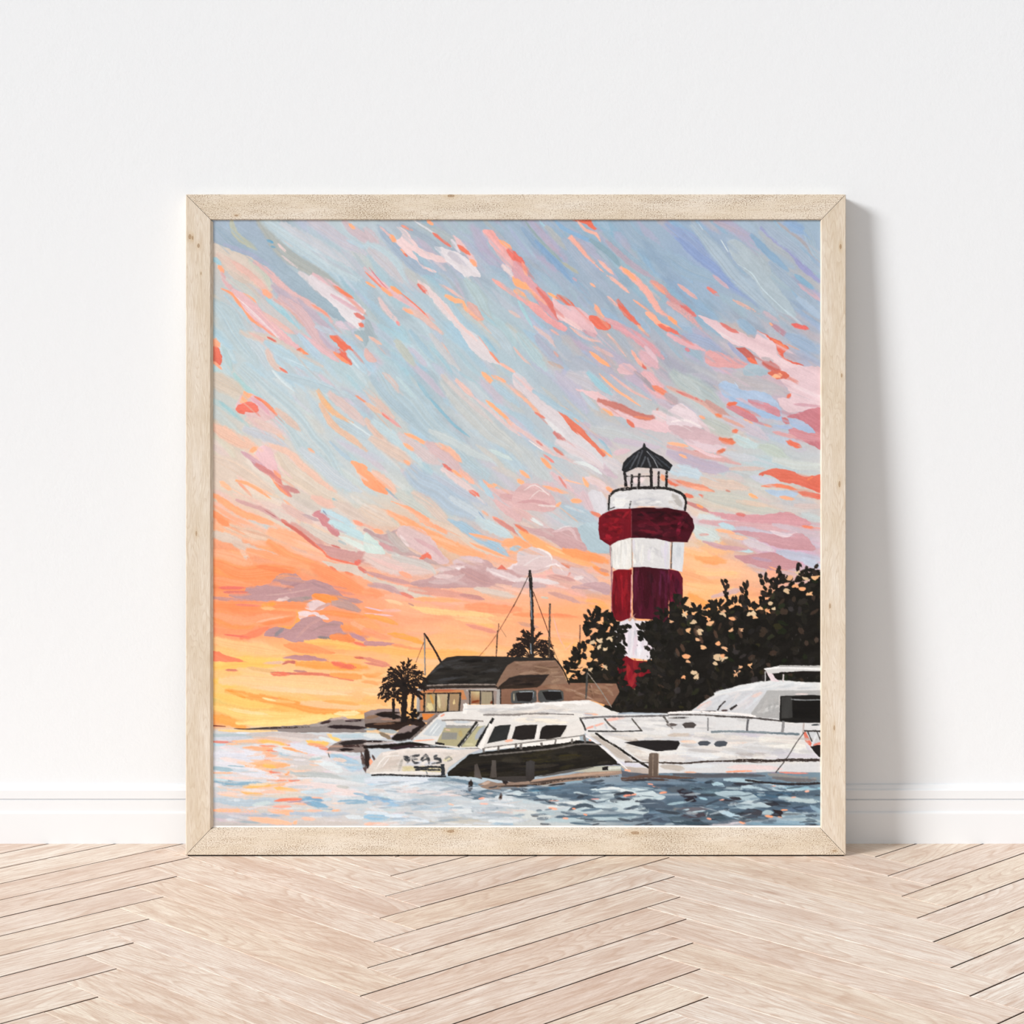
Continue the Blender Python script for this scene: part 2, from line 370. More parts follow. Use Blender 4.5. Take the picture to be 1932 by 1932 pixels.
    def poly(self, pts, col, smooth=True, alpha=1.0, jit=7.0, ang=None, rough=1.0, col2=None):
        rng = self.rng
        p = self.smooth(pts, 5 * len(pts), True) if smooth else np.asarray(pts, float)
        a, b, y0, y1 = self.box(p[:, 0].min() - 4, p[:, 1].min() - 4, p[:, 0].max() + 4, p[:, 1].max() + 4)
        if b - a < 2 or y1 - y0 < 2: return
        X = self.X[y0:y1, a:b] + self.n6[y0:y1, a:b] * 2.6 * rough + self.n3[y0:y1, a:b] * 1.6 * rough
        Y = self.Y[y0:y1, a:b] + self.n6b[y0:y1, a:b] * 2.6 * rough
        ins = np.zeros(X.shape, bool); dist = np.full(X.shape, 1e9, np.float32)
        m = len(p)
        for i in range(m):
            x1, yy1 = p[i]; x2, yy2 = p[(i + 1) % m]
            if yy1 != yy2:
                cr = ((yy1 > Y) != (yy2 > Y)) & (X < (x2 - x1) * (Y - yy1) / (yy2 - yy1) + x1)
                ins ^= cr
            dx, dy = x2 - x1, yy2 - yy1; l2 = dx * dx + dy * dy + 1e-9
            t = np.clip(((X - x1) * dx + (Y - yy1) * dy) / l2, 0, 1)
            dist = np.minimum(dist, (X - x1 - t * dx) ** 2 + (Y - yy1 - t * dy) ** 2)
        dist = np.sqrt(dist)
        al = np.clip(np.where(ins, dist, -dist) / .7 + .5, 0, 1) * alpha
        if ang is None:
            q = p - p.mean(0); ev, evec = np.linalg.eigh(q.T @ q); ang = math.atan2(evec[1, 1], evec[0, 1])
        else: ang = math.radians(ang)
        s = (-X * math.sin(ang) + Y * math.cos(ang) + self.n50b[y0:y1, a:b] * 16) / 1.7
        br = rng.random(512).astype(np.float32)
        si = np.floor(s).astype(int); sf = s - si
        bn = br[si % 512] * (1 - sf) + br[(si + 1) % 512] * sf
        s5 = s / 5; si5 = np.floor(s5).astype(int); sf5 = s5 - si5
        b5 = br[(si5 + 99) % 512] * (1 - sf5) + br[(si5 + 100) % 512] * sf5
        cc = np.asarray(col, np.float32)[None, None, :]
        if col2 is not None:
            f = np.clip((Y - p[:, 1].min()) / (np.ptp(p[:, 1]) + 1e-6) + (b5 - .5) * .5, 0, 1)[..., None]
            cc = cc * (1 - f) + np.asarray(col2, np.float32) * f
        C = cc + ((bn - .5) * jit * 1.2 + (b5 - .5) * jit * 1.3 + self.n14[y0:y1, a:b] * jit)[..., None]
        self.put((y0, y1, a, b), al.astype(np.float32), C, .35 + .5 * bn)

def inside(p, x, y):
    ins = False; m = len(p)
    for i in range(m):
        a, b = p[i], p[(i + 1) % m]
        if (a[1] > y) != (b[1] > y) and x < (b[0] - a[0]) * (y - a[1]) / (b[1] - a[1]) + a[0]: ins = not ins
    return ins

def scumble(P, region, n, seed, cols, ang, spread, l0, l1, w0, w1, alpha, dry=.5):
    """loose brush marks inside a region, all roughly one way, so that a flat tone becomes painted"""
    rng = np.random.default_rng(seed); p = np.array(region, float); x0, y0 = p.min(0); x1, y1 = p.max(0); k = t = 0
    cols = [hexc(c) for c in cols]
    while k < n and t < n * 40:
        t += 1; x = rng.uniform(x0, x1); y = rng.uniform(y0, y1)
        a = math.radians(ang + rng.normal(0, spread)); L = rng.uniform(l0, l1); dx, dy = math.cos(a) * L / 2, math.sin(a) * L / 2
        if not (inside(p, x - dx, y - dy) and inside(p, x + dx, y + dy) and inside(p, x, y)): continue
        k += 1
        P.stroke([(x - dx, y - dy), (x + rng.normal(0, .4), y + rng.normal(0, .4)), (x + dx, y + dy)], rng.uniform(w0, w1), np.array(cols[rng.integers(len(cols))]) + rng.normal(0, 3), 'd' if rng.random() < dry else 's', alpha, 7)

def hexc(s): return (int(s[0:2], 16), int(s[2:4], 16), int(s[4:6], 16))

def run_tile(P, ox, oy, text, k=6.662):
    """one line = kind colour[@alpha] [width] : points, in sixths of a print unit from the tile's corner"""
    for ln in text.strip().splitlines():
        ln = ln.strip()
        if not ln or ln[0] == '#': continue
        head, tail = ln.split(':'); h = head.split(); kind = h[0]
        if '@' in head: al = float(head.split('@')[1].split()[0])
        else: al = 1.0
        cs = h[1].split('@')
        c2 = None
        if '/' in cs[0]: c1, c2 = cs[0].split('/'); c2 = hexc(c2)
        else: c1 = cs[0]
        pts = [(ox + float(a) / k, oy + float(b) / k) for a, b in (q.split(',') for q in tail.split())]
        if kind in ('b', 'p', 'x'):
            P.poly(pts, hexc(c1), kind == 'b', al, 7.0 if kind != 'x' else 3.0, None, 1.0 if kind == 'b' else (.55 if kind == 'p' else .3), c2)
        else:
            P.stroke(pts, float(h[2].split('@')[0]) / k, hexc(c1), kind, al)
SKY_ROWS = [  # y of the print: (x, colour) ...
 (415, "402 A8BACD 520 A9BBC8 640 BECDD4 760 AFBBC7 860 ACBAC8 980 A0B6C8 1090 A1B5C8 1200 A2B5C8 1320 9FB4CA 1440 A6B8C8 1548 A0B7CA"),
 (490, "402 CDC6C0 520 A5B6C6 640 BACCD4 760 B4C1CA 860 ABB8C4 980 A4B4C6 1090 9FB1C4 1200 A0B7C6 1320 97AAC9 1440 A8B8C4 1548 9CB0C8"),
 (570, "402 C0CBCE 520 C8C2C6 640 AEBCC4 760 BBC9D1 860 B4C7D0 980 B2C3CD 1090 A5B3C4 1200 A2B3C4 1320 9FB2C6 1440 A4B6C4 1548 9DB2C9"),
 (680, "402 C0CFD2 520 C3CFD4 640 C3CDD0 760 B2C8D2 860 B6C7D0 980 B2C6D0 1090 AFB6C3 1200 B4B4BE 1320 B3B6C0 1440 CDB4B8 1548 A6B2C8"),
 (780, "402 CDCDC6 520 C8CDCD 640 C3D0D6 760 B2C5D0 860 BCC6CA 980 B9C3CA 1090 B5C3CC 1200 BFBEC4 1320 C3C6CA 1440 B9BCC8 1548 CDAAAF"),
 (860, "402 DECDBE 520 DCD0C6 640 C6D0D3 760 BECAD2 860 BCC8D0 980 BCC8D0 1090 C3C8CD 1200 CDC8CA 1320 CDC3C6 1440 C3CDCD 1548 C3C8CD"),
 (930, "402 E1CDBE 520 DED0C0 640 D7D0C8 760 CDD0CA 860 BECAD0 980 C8C3C6 1090 CDC3C6 1320 CDC8C0 1440 C8C8C3 1548 D2BEB4"),
 (990, "402 FFB08A 520 E0CDBE 640 D8CEC8 760 E6C0A6 860 CDCDCD 980 D7C3BE 1090 BECDD4 1320 CDD0CD 1440 CDB9BE 1548 C3BEC3"),
 (1040, "402 FCAC84 520 FFAC80 640 E0C8BE 760 DEC6BC 860 F0BA98 980 FAB084 1090 E1B6A8 1320 FFBA84 1440 BEB9CD 1548 CDAFB9"),
 (1090, "402 FF9866 520 FC9C6C 640 FF9F72 760 E8B4A0 860 DEB4A5 980 E1C3BE 1090 E1B9AF 1320 FFB97E 1440 E6AE94 1548 C8B4C3"),
 (1150, "402 FF9B6C 520 FF9866 640 FFA076 760 FFAE86 860 FFAF86 980 FFAF82 1090 FFAF7C 1320 FFB97C 1440 FFB47C 1548 F0B496"),
 (1190, "402 FF956C 520 FFA074 640 FFA576 760 FFAE84 860 FFB285 980 FFB082 1090 FFB282 1320 FFB47C 1548 FFB47C"),
 (1225, "402 FFC884 520 FFBE82 640 FFB476 760 FFB984 860 FFBE8C 1090 FFB982 1548 FFB482"),
 (1290, "402 FFC873 520 FFCD96 640 FFC896 760 FFC382 1548 FFB97C"),
 (1330, "402 FFCD78 520 FFB45F 640 FFBE6E 760 FFBE78 1548 FFB97C"),
 (1366, "402 FFA05A 500 FFD78C 640 FFD78C 760 FFC882 1548 FFB97C"),
 (1380, "402 CDD4DA 640 CDD4DC 690 C6CDD3 1020 B3C0C8 1250 8496A2 1548 8A9CA8"),
 (1440, "402 DCDEE6 520 E6D2C8 640 D2D2D4 690 C6D0D8 1020 AFBCC6 1250 7888 96 1548 78909F".replace("7888 96", "788896")),
 (1500, "402 D0D0D6 520 E6CDBC 640 D7DADE 690 C9D6DE 860 C3D0D8 1020 9DB0BC 1250 66788A 1548 708898"),
 (1558, "402 C4BEC0 640 CDC8C6 860 CCCFD0 1090 C3CCCE 1250 607484 1400 A5AFBA 1548 88A0B0"),
]
FLOW = [(415, 42, 46, 40), (600, 45, 45, 35), (700, 47, 44, 22), (800, 42, 43, 12), (900, 32, 40, 8), (960, 26, 36, 9),
        (1000, 20, 28, 10), (1060, 8, 18, 9), (1120, 5, 10, 6), (1200, 3, 4, 4), (1300, 7, 5, 4), (1370, 4, 4, 4), (1380, 1, 1, 1), (1558, 2, -2, 3)]

def sky_fields(P):
    ys = []; cols = []
    gx = np.arange(402, 1550, 8.0)
    for y, t in SKY_ROWS:
        w = t.split(); xs = [float(v) for v in w[0::2]]; cs = np.array([hexc(v) for v in w[1::2]], float)
        ys.append(y); cols.append(np.stack([np.interp(gx, xs, cs[:, k]) for k in range(3)], 1))
    cols = np.array(cols)
    gy = np.arange(411, 1563, 8.0)
    grid = np.stack([[np.interp(gy, ys, cols[:, j, k]) for j in range(len(gx))] for k in range(3)], 2).transpose(1, 0, 2)
    return gx, gy, grid

def base_at(F, x, y):
    gx, gy, g = F
    i = int(np.clip((y - gy[0]) / 8, 0, len(gy) - 1)); j = int(np.clip((x - gx[0]) / 8, 0, len(gx) - 1))
    return g[i, j]

def flow_at(x, y):
    ys = [f[0] for f in FLOW]
    a = [np.interp(y, ys, [f[k] for f in FLOW]) for k in (1, 2, 3)]
    return math.radians(np.interp(x, (402, 1000, 1548), a))

def paint_base(P):
    F = sky_fields(P)
    gx, gy, g = F
    fy = np.clip((P.Y[:, 0] - gy[0]) / 8, 0, len(gy) - 1.001); fx = np.clip((P.X[0] - gx[0]) / 8, 0, len(gx) - 1.001)
    iy = fy.astype(int); ix = fx.astype(int); ty = (fy - iy)[:, None, None]; tx = (fx - ix)[None, :, None]
    P.img[:] = ((g[iy][:, ix] * (1 - tx) + g[iy][:, ix + 1] * tx) * (1 - ty) + (g[iy + 1][:, ix] * (1 - tx) + g[iy + 1][:, ix + 1] * tx) * ty)
    rng = P.rng
    offs = np.array([(-9, 2, 9), (14, -5, -1), (12, 1, -9), (8, 8, 8), (-9, -8, -6), (0, 5, 2), (-12, 1, 4), (6, -2, 6)], float)
    for n, l0, l1, w0, w1, al in ((420, 60, 170, 16, 34, .65), (620, 40, 120, 8, 18, .6), (500, 25, 80, 3, 8, .5)):
        for i in range(n):
            x = rng.uniform(395, 1555); y = rng.uniform(405, 1565)
            water = y > 1374
            a = flow_at(x, y) + rng.normal(0, .07 if not water else .05)
            L = rng.uniform(l0, l1) * (.55 if water else 1); w = rng.uniform(w0, w1) * (.42 if water else 1)
            bend = rng.normal(0, .06) * L
            ca, sa = math.cos(a), math.sin(a)
            pts = [(x - ca * L / 2, y - sa * L / 2), (x - sa * bend, y + ca * bend), (x + ca * L / 2, y + sa * L / 2)]
            if not water and pts[2][1] > 1374: continue
            k = offs[rng.integers(len(offs))] * rng.uniform(.6, 1.9) * (1.0 if not water else 1.4)
            c = base_at(F, x, y) + k
            P.stroke(pts, w, np.clip(c, 0, 255), 's', al, 6, .5)

def smear(P, n, seed, x0, y0, x1, y1):
    """a nearly dry brush dragged along: picks up what lies under its start"""
    rng = np.random.default_rng(seed)
    for i in range(n):
        x = rng.uniform(x0, x1); y = rng.uniform(y0, y1)
        a = flow_at(x, y) + rng.normal(0, .05); L = rng.uniform(16, 60)
        j = int(np.clip((x - PX0) * PSC, 0, P.W - 1)); k = int(np.clip((y - PY0) * PSC, 0, P.H - 1))
        c = P.img[k, j] + rng.normal(0, 5)
        P.stroke([(x, y), (x + math.cos(a) * L, y + math.sin(a) * L)], rng.uniform(2, 6), c, 's', .42, 5, .6)

SKY_TILES = {
(400, 410): """
b A6B6C8/9FB3BF : 15,60 240,50 560,40 760,330 900,560 1100,740 1260,900 1560,1130 1740,1290 1760,1340 1640,1320 1380,1180 1090,1030 930,900 700,640 580,560 380,470 200,390 15,290
r A1B4C4 120 : 30,150 400,420 800,640
r A9B2C8 60 : 150,350 500,480 720,600
r B0B5B2 170 : 620,20 900,420 1200,660 1450,800 1650,930
r BEC0BE 60 : 700,90 900,260 1150,480
s B9BDAE 80 : 250,30 290,200 400,310 560,400
s 6FA8C8 34 : 690,280 770,315
s 7FA9C0 26 : 740,360 800,375
r BFD0D8 240 : 700,20 1100,300 1500,600 1850,760
r C8CCD3 120 : 900,60 1350,350 1800,640
s BAC6D0 40 : 1250,420 1550,600 1780,720
r C6C4CE 150 : 1250,30 1550,240 1900,480
r CCBDC4 150 : 1700,60 1900,260 1980,360
s FFB58C 44 : 1730,80 1800,140
s B9CDDA 60 : 1690,290 1932,400
d E3CDCB 30 : 830,330 950,450
d D5C9C9 28 : 880,480 1080,650
s D5C9C9 12@.7 : 900,290 1020,380
d D5CDD0 70 : 1080,700 1250,820
b DDD2D7/E2DEE2 : 1230,730 1330,740 1500,850 1720,990 1900,1140 1932,1180 1900,1230 1880,1330 1820,1400 1640,1250 1560,1140 1360,960 1220,840
r E0BDC2 66 : 1260,720 1560,890 1900,1160
r DCBBC4 50 : 1500,980 1900,1210
s F0896A 46 : 1530,870 1660,950 1780,1020
s DC8278 56 : 1790,1210 1920,1280
s E87F6B 50 : 1840,1340 1900,1380
b D7CCC0/D6C6BC : 15,330 200,400 480,500 640,640 740,820 750,930 640,930 480,840 300,800 150,640 15,540
r DCC4B8 110 : 60,480 400,700 700,900
r C9CCC0 90 : 480,560 680,740 740,900
s A9CCD8 60 : 10,520 110,600
s E6BFB4 80 : 250,560 520,760 720,960
s FFB18C 50 : 80,610 150,700
r DDB5B8 64 : 120,700 200,850 300,950
r C8CCC8 90 : 200,780 430,930 600,1080
r DFB9B8 84 : 540,570 700,680 900,900 1080,1040 1400,1200 1500,1300
r C0B4C2 110 : 780,880 1000,1060 1300,1270 1500,1390
r D6B8BC 150 : 850,1010 1100,1250 1300,1480 1480,1650 1720,1840
r DAB4AE 60 : 780,1020 950,1180 1150,1380
s F0A28C 30 : 1240,1100 1400,1190 1480,1260
s E3BCC0 60 : 1120,1480 1300,1600 1600,1830
b E4BEC2/E5B8BC : 250,900 420,970 540,1060 600,1150 760,1310 950,1490 1110,1640 1060,1660 900,1590 760,1480 560,1320 400,1150 290,1020
s FFA47E 36 : 120,900 250,970 350,1110 420,1210 620,1390
s F3A390 26 : 560,1310 760,1490 900,1590
s FFB594 26 : 400,960 510,1030 560,1080
s EEDCDE 14 : 290,990 600,1270 890,1590
s EAD3D6 20 : 420,1130 640,1330 850,1520
s F0C4C0 14 : 560,1150 800,1400 1000,1580
p FF9D76 : 1120,1630 1220,1730 1100,1725 1040,1700
s E87F66 36 : 1060,1680 1110,1660
r B9CCD6 50 : 160,990 330,1150 480,1330
r A9CFDA 80 : 760,1060 950,1240 1090,1410
s A9CFDA 44 : 680,1005 770,1090
s FFB190 66 : 640,920 760,1000
s E5BFB8 70 : 640,1180 900,1400 1030,1480
r C9C6C6 70 : 600,1020 800,1200 1010,1430
b F08065/E0705F : 1480,1490 1570,1480 1680,1580 1770,1670 1700,1700 1760,1800 1750,1860 1640,1790 1540,1690 1600,1640
s FF9A74 40 : 1530,1690 1640,1790 1740,1850
b F08068/E27261 : 10,1630 90,1640 120,1770 100,1860 10,1800
s FFB08C 90 : 10,1530 100,1620
s FFAF90 36 : 15,1810 130,1920
r BACCD3 260 : 15,1120 200,1290 420,1560 600,1850
r C2CFD6 120 : 460,1500 640,1710 790,1930
r B3CBD0 70 : 140,1620 200,1750 260,1930
r D5CAC2 110 : 380,1420 700,1560 1000,1700 1400,1890
s E0C0B8 40 : 480,1450 800,1640
r B9D0DB 130 : 660,1610 1000,1760 1420,1950
r B9CEDD 84 : 1080,1490 1410,1810
s C9DBE4 20 : 900,1760 1250,1900
r DDC6BC 80 : 700,1680 800,1850 950,1950
r B9CFDB 110 : 1700,1690 1932,1960
s D3E2EA 16 : 1720,1740 1850,1900
b A6B8C0 : 1780,1440 1900,1420 1960,1500 1932,1620 1860,1540
s F0BFA8 34 : 1790,1480 1890,1560
s E0796B 26 : 690,1510 810,1575
s EE8570 30 : 860,1890 960,1960
r C3B5C4 90 : 1330,1400 1450,1560 1600,1700
r BFC9D6 70 : 1300,1370 1600,1460
r D6C6D0 100 : 1560,1330 1780,1390
""",
(690, 410): """
r CDBDC2 110 : 10,120 120,360 180,390
r BED0D8 190 : 0,360 300,580 520,800
r C8C6CC 120 : 20,420 260,600 460,800
s A4B5C8 130 : 140,80 330,360 500,520 700,650 850,710
r A6B4C2 90 : 420,60 700,240 1000,440
r AFB9BE 120 : 700,80 1000,230 1350,500
b EBD3D3/E8CCCC : 380,120 480,150 540,210 600,300 680,390 830,450 960,490 1050,550 960,570 800,530 700,500 590,420 650,530 720,610 880,670 860,700 720,640 640,550 530,480 440,390 370,300 440,250 450,190
s FFAE83 56 : 290,215 370,320
s DDBDBE 28 : 170,110 310,250
d EE9A88 36 : 450,100 590,165
s E8806C 24 : 460,440 525,505
s F6B294 20 : 430,400 490,460
s D8D9DE 22 : 600,35 840,190 1090,390
s E8806F 42 : 850,200 960,290 1080,380
b E2DCE0 : 870,370 1020,400 1150,440 1260,510 1330,560 1400,640 1440,750 1330,740 1260,760 1180,690 1040,580 960,490
d CBC6CE 90 : 1070,470 1260,600
r D8D4DC 50 : 1090,290 1190,450
s E8C5C6 66 : 1120,240 1250,400 1410,590
s EC8068 54 : 1170,360 1320,470
s FFAF8A 50 : 1320,530 1400,610
s FFB08A 44 : 780,40 860,95
b F1B0AC/DDB3B6 : 1460,170 1590,165 1680,280 1820,430 1950,560 1950,770 1800,640 1640,460 1550,320
d E3D2D2 90 : 1720,610 1880,770
s FFAE84 54 : 1690,290 1840,390
r EE7F74 90 : 1810,410 1932,560 2000,650
s FFB183 76 : 1840,760 1950,880
s FFB183 40 : 1880,900 1960,960
s F0AFA6 54 : 1590,780 1760,900 1950,1010
r E3BCC0 60 : -20,630 120,760 280,900 420,1000 640,1170 780,1270
s F0907A 24 : -10,680 200,880 340,980
s E0808A 12 : 40,630 210,840 280,900
s FFAD86 44 : 190,870 340,980
s FFAA7A 44 : 310,860 450,960
s F08A76 18 : 440,950 700,1180 810,1300
s FFB185 28 : 0,805 120,880
r DFC0B8 76 : 470,1150 600,1220 760,1310 960,1450
s FFB592 40 : 480,1160 590,1220
d E0CACA 66 : 170,1000 300,1190 440,1360
d EE9A98 34 : 390,1310 430,1370
b E6D4D4/DCD8DC : 640,790 760,850 900,980 1030,1110 1110,1230 1260,1350 1400,1500 1560,1690 1700,1850 1880,1930 1740,1880 1480,1790 1300,1640 1180,1440 1060,1300 920,1140 800,990 740,940
s EBD0CC 40 : 900,1000 1150,1300 1400,1560
d E5786A 56 : 670,840 780,970
s F09A80 28 : 1550,1680 1690,1840
s F4C0B0 40 : 1690,1830 1900,1960
s EE8D74 50 : 1200,1270 1290,1360 1380,1450
s E8B8B0 14 : 1380,1450 1560,1690
r FFB98E 60 : 1000,980 1130,1040 1250,1050
s FFB98E 40 : 1220,1040 1285,1190
s E8C2BC 40 : 920,840 1100,940 1245,1025
b DDB3AC : 1270,1070 1370,1100 1440,1200 1480,1300 1380,1290 1290,1200
s F0B59A 24 : 1300,1200 1470,1300
s 9DC1D3 32 : 1470,1490 1650,1710
s E9BDAF 32 : 950,1570 1070,1760
b A7B5BC : -10,1280 60,1330 110,1440 150,1530 60,1500 -10,1470
s E3BDB0 40 : 40,1510 200,1610
b DEBBB6 : -10,1640 60,1700 130,1790 120,1830 60,1820 -10,1770
r A9C4D3 66 : 560,1440 860,1810
r BFC6C0 110 : 390,1580 600,1870
r B3C6CB 130 : 1270,770 1440,960 1580,1240
r C6C8CC 90 : 820,1480 1050,1780 1200,1930
r B0C9D6 80 : 1080,1080 1230,1300 1420,1480
r B9C9D2 120 : 1500,1320 1750,1600 1900,1780
s D9C3C0 40 : 1800,1160 1950,1260
""",
(970, 410): """
r 93ABC4 120 : 130,130 400,430 720,800
r 86A6C8 70 : 280,300 420,460 730,830
s 98ABAE 36 : 140,50 300,260 620,600
r B9A9B8@.6 56 : 280,80 430,330 570,500
s A9CBDC 40 : 320,50 440,190
r B4B9BC 80 : 400,120 640,420
r A6B4C6 120 : 600,300 900,620 1250,950
b ED7C66 : 700,35 930,35 980,90 1030,140 990,155 900,90 800,60
s F0B7A8 40 : 790,50 900,170 1020,210 1080,310
s 8FB3D3 54 : 500,40 620,150 850,260 1010,330
r 8FAAB8 80 : 950,290 1180,440 1340,600
r AFB2C6 70 : 900,400 1100,560 1300,760
c F2B4A5 76 : 690,260 800,380 940,530 1170,720
s EDB9AE 44 : 1050,540 1250,710
s EFBBB0 44 : 1190,730 1330,840 1445,945
s B5B8AE 40 : 600,580 810,710
s F5B59A 30 : 950,825 1015,875
s DDA9AF 30 : 735,765 785,805
r 9DB3C4 100 : 1130,200 1500,560 1800,800
r B3A9B8 70 : 1150,300 1500,600 1750,760
r EFB3A8 84 : 1340,610 1480,720 1600,850 1700,1000 1800,1150 1950,1250
s FFB088 46 : 1360,620 1540,790
r D9A09A 90 : 1710,790 1950,970
s EFA38C 30 : 1730,820 1910,970
b E5776B : -10,430 60,490 130,560 100,610 40,560 -10,520
b DCA6AD/D99EA6 : -10,560 110,600 180,740 330,900 400,950 520,1200 540,1290 350,1150 180,900 -10,740
s F0B49E 44 : 105,570 165,740
s FFB180 84 : -20,800 190,890
s FFB488 48 : -10,910 150,985
r E07F77 64 : 300,890 400,1010 480,1150 540,1290
b EBAFAA/E5A3A4 : -10,950 150,1040 300,1100 420,1230 560,1310 660,1380 620,1440 480,1370 300,1240 120,1080 -10,990
s FFB382 34 : 420,950 550,1030
r E57A67 74 : 530,995 640,1060 750,1150
b E4C0C5/E3B9BE : 480,1010 600,1100 760,1120 930,1230 1000,1380 1040,1480 880,1420 700,1340 560,1290 510,1160
r ECC9C8 64 : 540,1230 700,1330 860,1420
s C9A3AC 50 : 860,1420 1030,1480
b E87763 : 930,1250 1000,1230 1120,1270 1190,1320 1215,1380 1170,1420 1020,1390
s F5AE92 64 : 1000,1080 1070,1220 1140,1280
r DFABB0 74 : 1120,1260 1400,1420 1620,1550
r E57664 72 : 1300,1040 1400,1200 1555,1365
s EFBBB0 36 : 1165,990 1300,1120
d F5B193 40 : 1540,1360 1630,1450
s B9A3B0 30 : 1600,1440 1700,1520
s F2AE96 28 : 1490,1035 1700,1180
b F5AE94 : 1640,1200 1740,1200 1830,1310 1932,1360 1950,1410 1800,1370 1700,1270
s E87A66 54 : 1795,1345 1950,1430
r DDA5AC 110 : 1240,1370 1480,1500 1650,1620 1860,1760
r DBB2BA 140 : 1560,1700 1780,1870
r DFBFC8 60 : 1630,1630 1790,1810
s DC7468 38 : 1555,1820 1650,1910
s EDB2A4 44 : 1460,1670 1590,1870
r E8BBB0 30 : 1165,1465 1280,1600 1395,1745
s D5B8B8 44 : 980,1620 1240,1750
s FFB084 54 : 940,1690 1060,1800 1185,1870
b E3BFC4 : 1300,1880 1330,1840 1450,1850 1530,1932 1480,1980 1320,1960
s E0BFB8 32 : -10,1630 120,1780 220,1850
s E3BCB4 34 : 690,1380 880,1510 1080,1560
s E0B4AE 28 : 450,1410 560,1490
r B0B5C6 110 : 300,1500 450,1700 620,1830
s D3A9A4 30 : 500,1680 560,1760
s C4B0A8 44 : 430,1810 620,1890
r A9CDD6 40 : 60,1050 250,1400
r D6C0C0 50 : 260,1370 430,1520 520,1640
r B3C9D0 130 : 60,1480 260,1700 420,1900
""",
(1260, 410): """
r 9DB4C8 190 : -10,520 300,700 640,860
s 97A9CC 250 : 20,90 300,330 600,600 850,820 1080,1030
s 91A6CF 120 : 100,280 500,600 920,940
r AABBC9 170 : 340,80 560,400 800,700 1100,980 1360,1210
s C9D9E2 10 : 370,60 435,160
s D5E2E7 12 : 655,280 750,440
b B0BDC5/AABAC4 : 740,310 860,290 1000,380 1150,480 1250,590 1290,680 1290,780 1400,920 1540,1100 1600,1250 1400,1190 1200,1000 1080,790 880,600 780,470
s C6D6DE 12 : 870,590 1050,710 1200,920 1560,1260
r 8FADC8 90 : 1040,230 1300,480 1500,660
r A3B4C6 110 : 1290,560 1600,860 1932,1140
s 8AAFC8 60 : 1590,710 1810,890
r 9C9FC8 90 : 1180,140 1320,250 1500,380 1700,620 1890,810
r A9B9CB 120 : 1120,40 1400,260 1700,500 1950,720
s AEABB0 44 : 1370,70 1650,280 1910,570
d B6AEBE 64 : 590,40 990,240
r 94B0D1 140 : 1460,60 1700,170
r A5B9C9 110 : 1700,150 1830,380 1950,560
d E2857B 46 : 490,890 630,985
s DDB1AE 44 : 130,850 370,1030
d D9B3AA 40 : 810,1040 1140,1210
s C9B0BC 44 : 560,740 760,900
r D0989A 84 : -10,980 160,1100 340,1230
s DB7B76 64 : 170,1110 340,1240
d D8A8A8 74 : -10,1060 250,1230 410,1410
s FFA97F 54 : -10,1240 115,1340
s E87A6C 50 : -20,1385 130,1460
r A2AFC9 130 : 190,1470 400,1580 640,1690
b E0C2C8/E4CACE : 370,1230 560,1290 760,1390 900,1440 1080,1520 1120,1430 1230,1490 1340,1590 1380,1740 1500,1800 1700,1880 1900,1940 1420,1960 1300,1800 1180,1800 1060,1680 960,1640 800,1590 660,1480 500,1350
s E8D6DA 30 : 620,1440 900,1600
s DA7F78 46 : 650,1330 760,1400 890,1455
b E8755F/E06C5C : 1110,1420 1250,1490 1400,1560 1510,1650 1440,1720 1500,1790 1700,1860 1600,1850 1440,1780 1380,1700 1340,1590 1220,1490
s F08A66 24 : 1300,1530 1500,1650
p C87068 : 840,1640 960,1640 1040,1700 1100,1800 1060,1830 1000,1820 920,1740
s EE7A5E 60 : 990,1770 1110,1840
r C86F68 110 : 1180,1800 1300,1860 1430,1960
d C0B4B8 44 : 1170,1760 1310,1790
r DFB0B6 70 : -10,1460 200,1570 460,1690
s D68A94 40 : 210,1640 270,1680
b E3ABAC/E0A8A8 : 470,1690 620,1690 800,1760 990,1840 940,1890 700,1890 480,1840
r A9B0CB 60 : 760,1590 900,1740 1010,1830
s E5706A 54 : 1550,1345 1760,1400
d B9929F 66 : 1300,1340 1520,1520
s F0AE90 26 : 1270,1325 1315,1365
s E8A890 16 : 1480,1590 1650,1670
r 9FB3CB 140 : 1480,1480 1900,1680
s C9B0BC 54 : 1630,830 1910,1040
r AABDD1 100 : 1640,1020 1950,1270
r C3B4BE 50 : 1200,1180 1380,1310
r 9DB6CC 120 : 900,1300 1110,1480
b A9BCC8 : 960,1880 1060,1840 1180,1880 1250,1932 1200,1990 960,1980
""",
